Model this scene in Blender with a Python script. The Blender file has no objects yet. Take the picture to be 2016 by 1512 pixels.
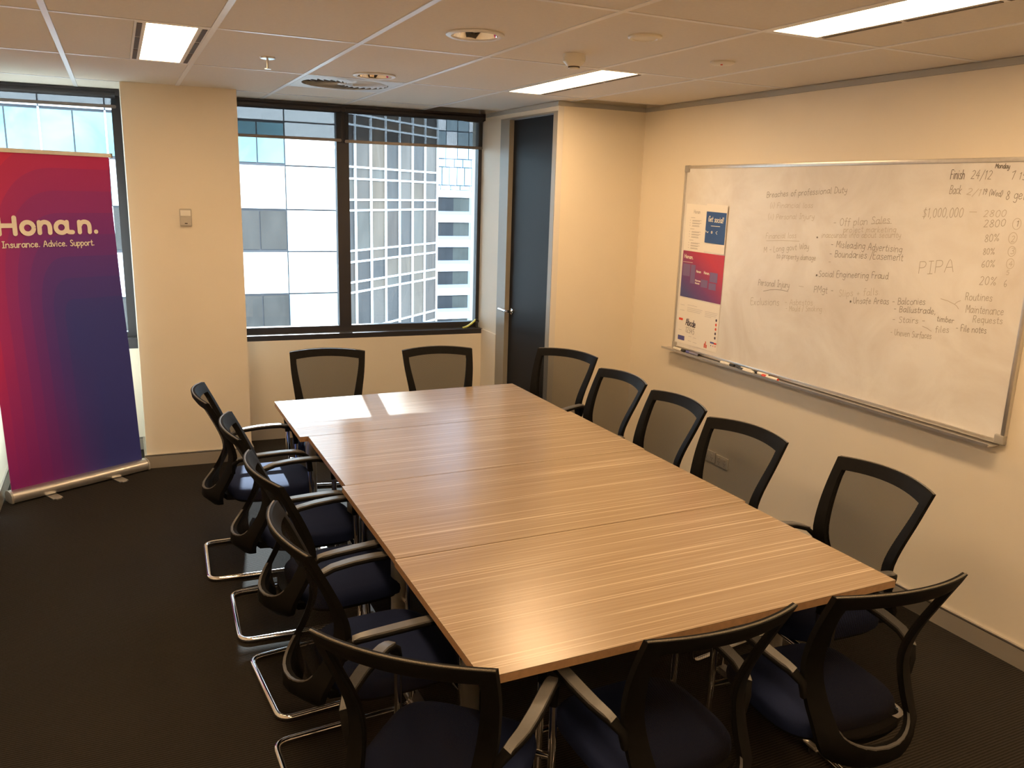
import bpy, bmesh, math, random
from mathutils import Vector, Matrix, Euler
random.seed(7)
PI = math.pi
scene = bpy.context.scene
COL = scene.collection

# ------------------------------------------------------------------ camera, world, sun, exposure
cam_data = bpy.data.cameras.new('camera')
cam = bpy.data.objects.new('camera', cam_data)
COL.objects.link(cam)
F_PX, YAW, PITCH, ROLL = 1620.88, 0.444374, 0.227986, 0.030362
cy, sy, cp, sp = math.cos(YAW), math.sin(YAW), math.cos(PITCH), math.sin(PITCH)
fwd = Vector((sy*cp, cy*cp, -sp)); rgt = Vector((cy, -sy, 0)); upv = rgt.cross(fwd)
r2 = rgt*math.cos(ROLL) + upv*math.sin(ROLL)
u2 = -rgt*math.sin(ROLL) + upv*math.cos(ROLL)
M = Matrix(((r2.x, u2.x, -fwd.x, 0), (r2.y, u2.y, -fwd.y, 0), (r2.z, u2.z, -fwd.z, 1.98), (0, 0, 0, 1)))
cam.matrix_world = M
cam_data.sensor_width = 36.0
cam_data.lens = F_PX/2016*36.0
cam_data.clip_start = 0.05
cam_data.clip_end = 500
scene.camera = cam

scene.view_settings.view_transform = 'Standard'
scene.view_settings.look = 'None'
scene.view_settings.exposure = 0.5
scene.view_settings.gamma = 1.0
scene.view_settings.use_curve_mapping = False

world = bpy.data.worlds.new('sky')
scene.world = world
world.use_nodes = True
wn = world.node_tree
wn.nodes.clear()
wo = wn.nodes.new('ShaderNodeOutputWorld')
wb = wn.nodes.new('ShaderNodeBackground')
wg = wn.nodes.new('ShaderNodeTexCoord')
wm = wn.nodes.new('ShaderNodeSeparateXYZ')
wr = wn.nodes.new('ShaderNodeValToRGB')
wn.links.new(wg.outputs['Generated'], wm.inputs[0])
wn.links.new(wm.outputs['Z'], wr.inputs[0])
wr.color_ramp.elements[0].color = (0.80, 0.90, 1.0, 1); wr.color_ramp.elements[0].position = 0.0
wr.color_ramp.elements[1].color = (0.42, 0.66, 1.0, 1); wr.color_ramp.elements[1].position = 0.9
wn.links.new(wr.outputs[0], wb.inputs['Color'])
SKY = 3.7
wb.inputs['Strength'].default_value = SKY
wn.links.new(wb.outputs[0], wo.inputs[0])

sun_data = bpy.data.lights.new('sun', 'SUN')
sun = bpy.data.objects.new('sun', sun_data)
COL.objects.link(sun)
sun_dir = Vector((-0.16, -1.0, -0.725)).normalized()
sun.rotation_euler = sun_dir.to_track_quat('-Z', 'Y').to_euler()
sun_data.energy = 16.0
sun_data.angle = math.radians(0.6)
sun_data.color = (0.86, 0.93, 1.0)
# the sun proper stands behind this building and lights the facades across the street;
# the beam above is its mirror image thrown back by the glass opposite
sun2_data = bpy.data.lights.new('street_sun', 'SUN')
sun2 = bpy.data.objects.new('street_sun', sun2_data)
COL.objects.link(sun2)
sun2.rotation_euler = Vector((-0.16, 1.0, -0.725)).normalized().to_track_quat('-Z', 'Y').to_euler()
sun2_data.energy = 5.5
sun2_data.angle = math.radians(0.6)
sun2_data.color = (1.0, 0.98, 0.94)

LAMP = 23.5
LAMP_COL = (1.0, 0.66, 0.35)

# ------------------------------------------------------------------ dimensions
ZC = 2.598            # ceiling height
XR = 3.474            # whiteboard wall
XL = -0.79            # left wall
XB, YB = 2.768, 5.203 # closet box
YN = -1.3             # wall behind the camera
def yw(x): return 6.546 - 0.058*(x - 0.86)      # window wall (a little out of square)
def yp(x): return 6.064 - 0.058*(x - 0.86)      # pillar face
PX0, PX1 = 0.066, 0.775
GX = [-0.812, -0.2, 0.408, 1.014, 1.622, 2.240, 2.857, XR]
GY = [-1.3, -0.93, 0.25, 1.431, 2.611, 3.796, 4.981, 6.14, 6.8]

# ------------------------------------------------------------------ materials
def nt(name):
    m = bpy.data.materials.new(name); m.use_nodes = True
    t = m.node_tree
    b = t.nodes['Principled BSDF']
    return m, t, b
def simple(name, col, rough=0.5, metal=0.0, spec=0.5, noise=0.0, nscale=20.0, bump=0.0, bscale=200.0, coat=0.0):
    m, t, b = nt(name)
    b.inputs['Base Color'].default_value = (*col, 1)
    b.inputs['Roughness'].default_value = rough
    b.inputs['Metallic'].default_value = metal
    b.inputs['Specular IOR Level'].default_value = spec
    b.inputs['Coat Weight'].default_value = coat
    tc = t.nodes.new('ShaderNodeTexCoord')
    if noise > 0:
        n = t.nodes.new('ShaderNodeTexNoise'); n.inputs['Scale'].default_value = nscale
        n.inputs['Detail'].default_value = 4
        t.links.new(tc.outputs['Object'], n.inputs['Vector'])
        r = t.nodes.new('ShaderNodeValToRGB')
        r.color_ramp.elements[0].position = 0.3; r.color_ramp.elements[1].position = 0.7
        r.color_ramp.elements[0].color = (*[c*(1-noise) for c in col], 1)
        r.color_ramp.elements[1].color = (*[min(1, c*(1+noise)) for c in col], 1)
        t.links.new(n.outputs['Fac'], r.inputs[0]); t.links.new(r.outputs[0], b.inputs['Base Color'])
    if bump > 0:
        n2 = t.nodes.new('ShaderNodeTexNoise'); n2.inputs['Scale'].default_value = bscale
        t.links.new(tc.outputs['Object'], n2.inputs['Vector'])
        bp = t.nodes.new('ShaderNodeBump'); bp.inputs['Strength'].default_value = bump
        bp.inputs['Distance'].default_value = 0.002
        t.links.new(n2.outputs['Fac'], bp.inputs['Height']); t.links.new(bp.outputs[0], b.inputs['Normal'])
    return m
def emis(name, col, strength):
    m = bpy.data.materials.new(name); m.use_nodes = True
    t = m.node_tree; t.nodes.clear()
    e = t.nodes.new('ShaderNodeEmission'); o = t.nodes.new('ShaderNodeOutputMaterial')
    e.inputs[0].default_value = (*col, 1); e.inputs[1].default_value = strength
    t.links.new(e.outputs[0], o.inputs[0])
    return m

WALLC = (0.80, 0.725, 0.60)
MAT = {}
MAT['wall'] = simple('wall_paint', WALLC, 0.55, noise=0.015, nscale=3, bump=0.05, bscale=300)
MAT['ceiling_tile'] = simple('ceiling_tile_paint', (0.74, 0.69, 0.62), 0.9, noise=0.02, nscale=60, bump=0.25, bscale=500)
MAT['tbar'] = simple('white_metal', (0.80, 0.80, 0.82), 0.35)
MAT['tile_edge'] = simple('tile_seam', (0.42, 0.37, 0.31), 0.8)
MAT['void'] = simple('dark_void', (0.03, 0.028, 0.025), 0.9)
MAT['cornice'] = simple('grey_cornice', (0.42, 0.41, 0.38), 0.6)
MAT['alu'] = simple('satin_aluminium', (0.62, 0.60, 0.57), 0.32, metal=0.85, noise=0.04, nscale=40)
MAT['skirting'] = simple('skirting_alu', (0.42, 0.38, 0.32), 0.45, metal=0.35)
MAT['sill'] = simple('satin_sill', (0.16, 0.16, 0.17), 0.30, metal=0.7)
MAT['plenum'] = simple('plenum_grey', (0.26, 0.25, 0.24), 0.7)
MAT['controller'] = simple('controller_beige', (0.50, 0.46, 0.39), 0.45)
MAT['frame_dark'] = simple('dark_window_frame', (0.028, 0.026, 0.032), 0.4)
MAT['door_dark'] = simple('charcoal_door', (0.016, 0.016, 0.018), 0.42, 0.0, 0.08, noise=0.05, nscale=5)
MAT['door_frame'] = simple('door_frame_paint', (0.30, 0.27, 0.22), 0.4)
MAT['chrome'] = simple('chrome', (0.85, 0.85, 0.87), 0.07, metal=1.0)
MAT['black_plastic'] = simple('black_plastic', (0.0070, 0.0064, 0.0060), 0.62, 0.0, 0.08, noise=0.15, nscale=50, bump=0.12, bscale=900)
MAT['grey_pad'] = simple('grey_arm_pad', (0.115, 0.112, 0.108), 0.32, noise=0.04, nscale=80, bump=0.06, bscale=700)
MAT['navy'] = simple('navy_fabric', (0.012, 0.019, 0.056), 0.75, 0.0, 0.12, noise=0.22, nscale=600, bump=0.3, bscale=900)
MAT['edge_highlight'] = simple('back_edge_highlight', (0.16, 0.145, 0.12), 0.35, noise=0.5, nscale=500, bump=0.4, bscale=600)
MAT['white_plastic'] = simple('white_plastic', (0.74, 0.70, 0.62), 0.4)
MAT['white_paper'] = simple('white_paper', (0.86, 0.83, 0.78), 0.55)
MAT['ink_dark'] = simple('dark_ink', (0.06, 0.05, 0.09), 0.6)
MAT['ink_grey'] = simple('grey_ink', (0.42, 0.40, 0.40), 0.6)
MAT['marker_black'] = simple('marker_black', (0.03, 0.028, 0.026), 0.4)
MAT['marker_red'] = simple('marker_red', (0.75, 0.07, 0.03), 0.4)
MAT['marker_blue'] = simple('marker_blue', (0.08, 0.09, 0.32), 0.4)
MAT['marker_white'] = simple('marker_white', (0.80, 0.77, 0.70), 0.4)
MAT['logo_white'] = simple('logo_white', (0.88, 0.82, 0.74), 0.6)
MAT['yellow'] = simple('yellow_tag', (0.75, 0.72, 0.12), 0.5)
MAT['steel_black'] = simple('black_steel', (0.035, 0.033, 0.032), 0.35)
MAT['lamp'] = emis('lamp_diffuser', LAMP_COL, LAMP)
MAT['slot'] = simple('slot_dark', (0.10, 0.08, 0.065), 0.8)
for i, v in enumerate((0.52, 0.40, 0.27, 0.15)):
    MAT['hand%d' % (i+1)] = simple('marker_ink_%s' % 'abcd'[i], (v, v*0.90, v*0.78), 0.5)

# carpet: dark ribbed loop pile, ribs running along X
def carpet():
    m, t, b = nt('ribbed_carpet')
    tc = t.nodes.new('ShaderNodeTexCoord')
    w = t.nodes.new('ShaderNodeTexWave'); w.wave_type = 'BANDS'; w.bands_direction = 'Y'
    w.inputs['Scale'].default_value = 26; w.inputs['Distortion'].default_value = 1.2
    w.inputs['Detail'].default_value = 3; w.inputs['Detail Scale'].default_value = 6
    n = t.nodes.new('ShaderNodeTexNoise'); n.inputs['Scale'].default_value = 260; n.inputs['Detail'].default_value = 3
    n2 = t.nodes.new('ShaderNodeTexNoise'); n2.inputs['Scale'].default_value = 2.2; n2.inputs['Detail'].default_value = 3
    for k in (w, n, n2): t.links.new(tc.outputs['Object'], k.inputs['Vector'])
    r = t.nodes.new('ShaderNodeValToRGB')
    r.color_ramp.elements[0].position = 0.1; r.color_ramp.elements[1].position = 0.95
    r.color_ramp.elements[0].color = (0.0065, 0.0056, 0.0047, 1); r.color_ramp.elements[1].color = (0.050, 0.043, 0.036, 1)
    a = t.nodes.new('ShaderNodeMath'); a.operation = 'MULTIPLY_ADD'; a.inputs[1].default_value = 0.55; 
    t.links.new(w.outputs['Fac'], a.inputs[0])
    s = t.nodes.new('ShaderNodeMath'); s.operation = 'MULTIPLY'; s.inputs[1].default_value = 0.55
    t.links.new(n.outputs['Fac'], s.inputs[0]); t.links.new(s.outputs[0], a.inputs[2])
    t.links.new(a.outputs[0], r.inputs[0])
    mx = t.nodes.new('ShaderNodeMix'); mx.data_type = 'RGBA'; mx.blend_type = 'MULTIPLY'; mx.inputs[0].default_value = 0.5
    r2_ = t.nodes.new('ShaderNodeValToRGB')
    r2_.color_ramp.elements[0].color = (0.7, 0.68, 0.66, 1); r2_.color_ramp.elements[1].color = (1, 1, 1, 1)
    t.links.new(n2.outputs['Fac'], r2_.inputs[0])
    t.links.new(r.outputs[0], mx.inputs[6]); t.links.new(r2_.outputs[0], mx.inputs[7])
    t.links.new(mx.outputs[2], b.inputs['Base Color'])
    b.inputs['Roughness'].default_value = 0.95; b.inputs['Specular IOR Level'].default_value = 0.15
    bp = t.nodes.new('ShaderNodeBump'); bp.inputs['Strength'].default_value = 0.8; bp.inputs['Distance'].default_value = 0.003
    t.links.new(a.outputs[0], bp.inputs['Height']); t.links.new(bp.outputs[0], b.inputs['Normal'])
    return m
MAT['carpet'] = carpet()

# light timber laminate with fine streaks along X
def laminate(name, off, edge=False):
    m, t, b = nt(name)
    tc = t.nodes.new('ShaderNodeTexCoord')
    mp = t.nodes.new('ShaderNodeMapping')
    mp.inputs['Scale'].default_value = (0.9, 75, 40 if edge else 1); mp.inputs['Location'].default_value = (off, off*3.1, 0)
    mp.inputs['Rotation'].default_value = (0, 0, 0.012)
    t.links.new(tc.outputs['Object'], mp.inputs['Vector'])
    n = t.nodes.new('ShaderNodeTexNoise'); n.inputs['Scale'].default_value = 1.0; n.inputs['Detail'].default_value = 5; n.inputs['Roughness'].default_value = 0.65
    t.links.new(mp.outputs[0], n.inputs['Vector'])
    mp2 = t.nodes.new('ShaderNodeMapping'); mp2.inputs['Scale'].default_value = (1.6, 260, 1); mp2.inputs['Location'].default_value = (off*2, 1.7*off, 0)
    mp2.inputs['Rotation'].default_value = (0, 0, 0.012)
    t.links.new(tc.outputs['Object'], mp2.inputs['Vector'])
    n2 = t.nodes.new('ShaderNodeTexNoise'); n2.inputs['Scale'].default_value = 1.0; n2.inputs['Detail'].default_value = 2
    t.links.new(mp2.outputs[0], n2.inputs['Vector'])
    r = t.nodes.new('ShaderNodeValToRGB')
    e = r.color_ramp.elements
    e[0].position = 0.30; e[0].color = (0.29, 0.200, 0.120, 1)
    e[1].position = 0.78; e[1].color = (0.52, 0.42, 0.30, 1)
    k = e.new(0.50); k.color = (0.34, 0.245, 0.155, 1)
    k = e.new(0.62); k.color = (0.385, 0.285, 0.185, 1)
    a = t.nodes.new('ShaderNodeMath'); a.operation = 'MULTIPLY_ADD'; a.inputs[1].default_value = 0.62
    t.links.new(n.outputs['Fac'], a.inputs[0])
    s = t.nodes.new('ShaderNodeMath'); s.operation = 'MULTIPLY'; s.inputs[1].default_value = 0.40
    t.links.new(n2.outputs['Fac'], s.inputs[0]); t.links.new(s.outputs[0], a.inputs[2])
    t.links.new(a.outputs[0], r.inputs[0])
    mp3 = t.nodes.new('ShaderNodeMapping'); mp3.inputs['Scale'].default_value = (0.75, 115, 1); mp3.inputs['Location'].default_value = (off*5, 0.7*off, 0)
    mp3.inputs['Rotation'].default_value = (0, 0, 0.014)
    t.links.new(tc.outputs['Object'], mp3.inputs['Vector'])
    n3 = t.nodes.new('ShaderNodeTexNoise'); n3.inputs['Scale'].default_value = 1.0; n3.inputs['Detail'].default_value = 1
    t.links.new(mp3.outputs[0], n3.inputs['Vector'])
    r3 = t.nodes.new('ShaderNodeValToRGB'); r3.color_ramp.elements[0].position = 0.60; r3.color_ramp.elements[1].position = 0.70
    r3.color_ramp.elements[0].color = (0, 0, 0, 1); r3.color_ramp.elements[1].color = (0.85, 0.85, 0.85, 1)
    t.links.new(n3.outputs['Fac'], r3.inputs[0])
    mx = t.nodes.new('ShaderNodeMix'); mx.data_type = 'RGBA'; mx.inputs[7].default_value = (0.60, 0.47, 0.33, 1)
    t.links.new(r3.outputs[0], mx.inputs[0]); t.links.new(r.outputs[0], mx.inputs[6]); t.links.new(mx.outputs[2], b.inputs['Base Color'])
    b.inputs['Roughness'].default_value = 0.255; b.inputs['Specular IOR Level'].default_value = 0.75
    bp = t.nodes.new('ShaderNodeBump'); bp.inputs['Strength'].default_value = 0.08; bp.inputs['Distance'].default_value = 0.001
    t.links.new(a.outputs[0], bp.inputs['Height']); t.links.new(bp.outputs[0], b.inputs['Normal'])
    return m
MAT['edge_band'] = simple('table_edge_band', (0.36, 0.215, 0.115), 0.4, noise=0.12, nscale=60)

# see-through mesh / fabrics
def sheer(name, col, transp, rough=0.6, weave=0.0, wscale=400):
    m = bpy.data.materials.new(name); m.use_nodes = True
    t = m.node_tree; b = t.nodes['Principled BSDF']; o = t.nodes['Material Output']
    b.inputs['Base Color'].default_value = (*col, 1); b.inputs['Roughness'].default_value = rough; b.inputs['Specular IOR Level'].default_value = 0.05
    tr = t.nodes.new('ShaderNodeBsdfTransparent'); mx = t.nodes.new('ShaderNodeMixShader')
    mx.inputs[0].default_value = transp
    if weave > 0:
        tc = t.nodes.new('ShaderNodeTexCoord')
        w = t.nodes.new('ShaderNodeTexWave'); w.wave_type = 'BANDS'; w.bands_direction = 'DIAGONAL'
        w.inputs['Scale'].default_value = wscale
        t.links.new(tc.outputs['Object'], w.inputs['Vector'])
        mr = t.nodes.new('ShaderNodeMapRange'); mr.inputs[3].default_value = transp - weave; mr.inputs[4].default_value = transp + weave
        t.links.new(w.outputs['Fac'], mr.inputs[0]); t.links.new(mr.outputs[0], mx.inputs[0])
    t.links.new(b.outputs[0], mx.inputs[1]); t.links.new(tr.outputs[0], mx.inputs[2]); t.links.new(mx.outputs[0], o.inputs[0])
    return m
MAT['mesh'] = sheer('back_mesh', (0.009, 0.008, 0.007), 0.34, 0.8, 0.10, 130)
MAT['blind'] = sheer('sunscreen_blind', (0.05, 0.055, 0.065), 0.11, 0.8)
def glass():
    m = bpy.data.materials.new('window_glass'); m.use_nodes = True
    t = m.node_tree; t.nodes.clear(); o = t.nodes.new('ShaderNodeOutputMaterial')
    tr = t.nodes.new('ShaderNodeBsdfTransparent'); tr.inputs[0].default_value = (0.90, 0.95, 0.96, 1)
    g = t.nodes.new('ShaderNodeBsdfGlossy'); g.inputs['Roughness'].default_value = 0.02
    f = t.nodes.new('ShaderNodeFresnel'); f.inputs[0].default_value = 1.35
    mx = t.nodes.new('ShaderNodeMixShader')
    t.links.new(f.outputs[0], mx.inputs[0]); t.links.new(tr.outputs[0], mx.inputs[1]); t.links.new(g.outputs[0], mx.inputs[2]); t.links.new(mx.outputs[0], o.inputs[0])
    return m
MAT['glass'] = glass()

# whiteboard surface with wiped smudges
def board():
    m, t, b = nt('whiteboard_enamel')
    tc = t.nodes.new('ShaderNodeTexCoord')
    n = t.nodes.new('ShaderNodeTexNoise'); n.inputs['Scale'].default_value = 2.4; n.inputs['Detail'].default_value = 6; n.inputs['Roughness'].default_value = 0.6; n.inputs['Distortion'].default_value = 0.6
    t.links.new(tc.outputs['Object'], n.inputs['Vector'])
    r = t.nodes.new('ShaderNodeValToRGB'); e = r.color_ramp.elements
    e[0].position = 0.32; e[0].color = (0.68, 0.64, 0.60, 1)
    e[1].position = 0.62; e[1].color = (0.80, 0.79, 0.77, 1)
    t.links.new(n.outputs['Fac'], r.inputs[0]); t.links.new(r.outputs[0], b.inputs['Base Color'])
    b.inputs['Roughness'].default_value = 0.34; b.inputs['Specular IOR Level'].default_value = 0.5
    return m
MAT['board'] = board()

# roll-up banner print: nested rounded bands from navy (bottom right) to red (top left)
def banner_mat(name, flip=False):
    m, t, b = nt(name)
    uv = t.nodes.new('ShaderNodeUVMap'); uv.uv_map = 'UVMap'
    s = t.nodes.new('ShaderNodeSeparateXYZ'); t.links.new(uv.outputs[0], s.inputs[0])
    def mth(op, a, b_, c=None):
        k = t.nodes.new('ShaderNodeMath'); k.operation = op
        for i, v in enumerate((a, b_, c)):
            if v is None: continue
            if isinstance(v, (int, float)): k.inputs[i].default_value = v
            else: t.links.new(v, k.inputs[i])
        return k.outputs[0]
    u, v = s.outputs[0], s.outputs[1]
    if flip: u = mth('SUBTRACT', 1.0, u)
    dx = mth('MAXIMUM', mth('SUBTRACT', 0.62, u), 0.0); dx = mth('MULTIPLY', dx, 1.45)
    dy = mth('MAXIMUM', mth('SUBTRACT', v, 0.50), 0.0); dy = mth('MULTIPLY', dy, 1.75)
    # skew: bands lean down towards the right edge
    d = mth('POWER', mth('ADD', mth('POWER', dx, 2.6), mth('POWER', dy, 2.6)), 1/2.6)
    st = mth('SNAP', d, 0.115)
    d2 = mth('ADD', mth('MULTIPLY', st, 0.70), mth('MULTIPLY', d, 0.30))
    r = t.nodes.new('ShaderNodeValToRGB'); e = r.color_ramp.elements
    e[0].position = 0.0; e[0].color = (0.048, 0.056, 0.30, 1)
    e[1].position = 1.0; e[1].color = (0.74, 0.028, 0.10, 1)
    for p, c in ((0.22, (0.090, 0.045, 0.29, 1)), (0.45, (0.20, 0.034, 0.26, 1)), (0.68, (0.37, 0.028, 0.19, 1)), (0.85, (0.56, 0.028, 0.135, 1))):
        k = e.new(p); k.color = c
    t.links.new(d2, r.inputs[0])
    # more magenta towards the foot
    mg = t.nodes.new('ShaderNodeMix'); mg.data_type = 'RGBA'
    mgf = mth('MULTIPLY', mth('MAXIMUM', mth('SUBTRACT', 0.42, v), 0.0), mth('MULTIPLY', mth('MAXIMUM', mth('SUBTRACT', 0.75, u), 0.0), 2.9))
    t.links.new(mgf, mg.inputs[0]); t.links.new(r.outputs[0], mg.inputs[6]); mg.inputs[7].default_value = (0.24, 0.02, 0.20, 1)
    t.links.new(mg.outputs[2], b.inputs['Base Color'])
    b.inputs['Roughness'].default_value = 0.55; b.inputs['Specular IOR Level'].default_value = 0.35
    return m
MAT['banner'] = banner_mat('banner_print')
def poster_mat():
    m, t, b = nt('poster_gradient')
    uv = t.nodes.new('ShaderNodeUVMap'); uv.uv_map = 'UVMap'
    s = t.nodes.new('ShaderNodeSeparateXYZ'); t.links.new(uv.outputs[0], s.inputs[0])
    a = t.nodes.new('ShaderNodeMath'); a.operation = 'MULTIPLY_ADD'; a.inputs[1].default_value = 0.55
    t.links.new(s.outputs[0], a.inputs[0])
    c = t.nodes.new('ShaderNodeMath'); c.operation = 'MULTIPLY'; c.inputs[1].default_value = 0.62
    t.links.new(s.outputs[1], c.inputs[0]); t.links.new(c.outputs[0], a.inputs[2])
    r = t.nodes.new('ShaderNodeValToRGB'); e = r.color_ramp.elements
    e[0].position = 0.12; e[0].color = (0.07, 0.075, 0.25, 1)
    e[1].position = 0.90; e[1].color = (0.55, 0.030, 0.06, 1)
    k = e.new(0.42); k.color = (0.18, 0.05, 0.20, 1)
    k = e.new(0.64); k.color = (0.34, 0.035, 0.12, 1)
    t.links.new(a.outputs[0], r.inputs[0]); t.links.new(r.outputs[0], b.inputs['Base Color'])
    b.inputs['Roughness'].default_value = 0.4
    return m
MAT['poster'] = poster_mat()
MAT['poster_blue'] = simple('poster_blue', (0.018, 0.075, 0.26), 0.35)
MAT['poster_tint'] = simple('poster_tint', (0.20, 0.13, 0.30), 0.45)
# outside
MAT['panel'] = simple('facade_panel', (0.84, 0.87, 0.88), 0.45, noise=0.02, nscale=0.5)
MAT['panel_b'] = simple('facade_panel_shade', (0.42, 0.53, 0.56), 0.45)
MAT['joint'] = simple('facade_joint', (0.05, 0.055, 0.065), 0.7)
def fglass(name, col, rough=0.12, n=0.25, sc=(0.5, 0.5, 0.5), bump=0.0, metal=0.0, spec=0.5):
    m, t, b = nt(name)
    tc = t.nodes.new('ShaderNodeTexCoord'); mp = t.nodes.new('ShaderNodeMapping'); mp.inputs['Scale'].default_value = sc
    t.links.new(tc.outputs['Object'], mp.inputs[0])
    no = t.nodes.new('ShaderNodeTexNoise'); no.inputs['Scale'].default_value = 1.0; no.inputs['Detail'].default_value = 3; no.inputs['Distortion'].default_value = 1.0
    t.links.new(mp.outputs[0], no.inputs['Vector'])
    r = t.nodes.new('ShaderNodeValToRGB'); r.color_ramp.elements[0].position = 0.35; r.color_ramp.elements[1].position = 0.65
    r.color_ramp.elements[0].color = (*[c*(1-n) for c in col], 1); r.color_ramp.elements[1].color = (*[min(1, c*(1+n)) for c in col], 1)
    t.links.new(no.outputs['Fac'], r.inputs[0]); t.links.new(r.outputs[0], b.inputs['Base Color'])
    b.inputs['Roughness'].default_value = rough; b.inputs['Metallic'].default_value = metal; b.inputs['Specular IOR Level'].default_value = spec
    if bump:
        bp = t.nodes.new('ShaderNodeBump'); bp.inputs['Strength'].default_value = bump; bp.inputs['Distance'].default_value = 0.3
        t.links.new(no.outputs['Fac'], bp.inputs['Height']); t.links.new(bp.outputs[0], b.inputs['Normal'])
    return m
MAT['win_a'] = fglass('office_window', (0.050, 0.048, 0.045), 0.25, 0.25, (0.8, 0.8, 0.25), spec=0.3)
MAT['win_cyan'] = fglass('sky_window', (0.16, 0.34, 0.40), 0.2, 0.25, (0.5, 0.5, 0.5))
TG = [fglass('tower_glass_%s' % 'abcdef'[i], c, 0.2, 0.22, (0.5, 0.5, 0.2), 0.15, spec=0.25) for i, c in enumerate(((0.068, 0.062, 0.056), (0.080, 0.062, 0.045), (0.032, 0.033, 0.035), (0.086, 0.070, 0.054), (0.045, 0.037, 0.033), (0.066, 0.066, 0.060)))]  # tower reflections put into the pane colours as brown-grey tints
MAT['mullion_white'] = simple('tower_mullion', (0.80, 0.87, 0.93), 0.4)
MAT['far_white'] = simple('far_spandrel', (0.95, 0.97, 1.0), 0.5)
MAT['far_blue'] = simple('far_blue_panel', (0.22, 0.29, 0.38), 0.5)
MAT['far_dark'] = fglass('far_glass', (0.026, 0.030, 0.036), 0.3, 0.15, (0.3, 0.3, 0.3), spec=0.2)
MAT['far_dark_b'] = fglass('far_glass_pale', (0.052, 0.060, 0.058), 0.3, 0.15, (0.3, 0.3, 0.3), spec=0.2)
MAT['far_tile'] = simple('far_pale_tile', (0.32, 0.42, 0.47), 0.5)

# ------------------------------------------------------------------ helpers
def link(o, parent=None):
    COL.objects.link(o)
    if parent is not None: o.parent = parent
    return o
def finish(name, bm, mat, parent=None, smooth=None):
    bmesh.ops.recalc_face_normals(bm, faces=bm.faces)
    me = bpy.data.meshes.new(name)
    bm.to_mesh(me); bm.free()
    mats = mat if isinstance(mat, (list, tuple)) else [mat]
    for x in mats: me.materials.append(MAT[x] if isinstance(x, str) else x)
    if smooth is not None:
        me.shade_smooth(); me.set_sharp_from_angle(angle=math.radians(smooth))
    return link(bpy.data.objects.new(name, me), parent)
def tag(o, label=None, cat=None, group=None, kind=None):
    if label: o['label'] = label
    if cat: o['category'] = cat
    if group: o['group'] = group
    if kind: o['kind'] = kind
    return o
def thing(name, label, cat, loc=(0, 0, 0), rz=0.0, group=None):
    o = bpy.data.objects.new(name, None); o.empty_display_size = 0.1
    o.location = loc; o.rotation_euler = (0, 0, rz)
    link(o); return tag(o, label, cat, group)
def structure(name, bm, mat, smooth=None):
    o = finish(name, bm, mat, None, smooth); o['kind'] = 'structure'; return o
def nb(): return bmesh.new()
def box(bm, x0, x1, y0, y1, z0, z1, mi=0, f=None):
    co = [(x0, y0, z0), (x1, y0, z0), (x1, y1, z0), (x0, y1, z0), (x0, y0, z1), (x1, y0, z1), (x1, y1, z1), (x0, y1, z1)]
    if f: co = [f(*c) for c in co]
    v = [bm.verts.new(c) for c in co]
    for q in ((0, 3, 2, 1), (4, 5, 6, 7), (0, 1, 5, 4), (1, 2, 6, 5), (2, 3, 7, 6), (3, 0, 4, 7)):
        fc = bm.faces.new([v[i] for i in q]); fc.material_index = mi
    return v
def bx(name, mat, parent, x0, x1, y0, y1, z0, z1, f=None, bev=0.0, segs=2):
    bm = nb(); box(bm, x0, x1, y0, y1, z0, z1, 0, f)
    if bev: bmesh.ops.bevel(bm, geom=bm.edges[:], offset=bev, segments=segs, profile=0.6, affect='EDGES')
    return finish(name, bm, mat, parent, 35 if bev else None)
def skew(base):     # boxes given as (x, distance behind the window wall face, z)
    return lambda x, y, z: (x, base(x) + y, z)
def tube(bm, pts, r, seg=10, closed=False, mi=0, cap=True, sc=(1, 1)):
    pts = [Vector(p) for p in pts]; n = len(pts); rings = []
    prev = None
    for i, p in enumerate(pts):
        if closed: t = (pts[(i+1) % n] - pts[i-1]).normalized()
        else: t = (pts[min(i+1, n-1)] - pts[max(i-1, 0)]).normalized()
        if prev is None:
            a = Vector((0, 0, 1)) if abs(t.z) < 0.9 else Vector((1, 0, 0))
            nn = (a - t*a.dot(t)).normalized()
        else:
            nn = (prev - t*prev.dot(t)).normalized()
        prev = nn; bb = t.cross(nn)
        rr = r[i] if isinstance(r, (list, tuple)) else r
        rings.append([bm.verts.new(p + nn*math.cos(2*PI*k/seg)*rr*sc[0] + bb*math.sin(2*PI*k/seg)*rr*sc[1]) for k in range(seg)])
    m = n if closed else n-1
    for i in range(m):
        A, B = rings[i], rings[(i+1) % n]
        for k in range(seg):
            f = bm.faces.new((A[k], A[(k+1) % seg], B[(k+1) % seg], B[k])); f.material_index = mi
    if cap and not closed:
        for R_ in (rings[0], rings[-1][::-1]):
            f = bm.faces.new(R_); f.material_index = mi
def fillet(pts, r, seg=5):
    pts = [Vector(p) for p in pts]; out = [pts[0]]
    for i in range(1, len(pts)-1):
        a = (pts[i-1]-pts[i]); b = (pts[i+1]-pts[i]); rr = min(r, a.length*0.49, b.length*0.49)
        A = pts[i] + a.normalized()*rr; B = pts[i] + b.normalized()*rr
        for k in range(seg+1):
            t = k/seg
            out.append(A*(1-t)**2 + pts[i]*2*t*(1-t) + B*t*t)
    out.append(pts[-1]); return out
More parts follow.
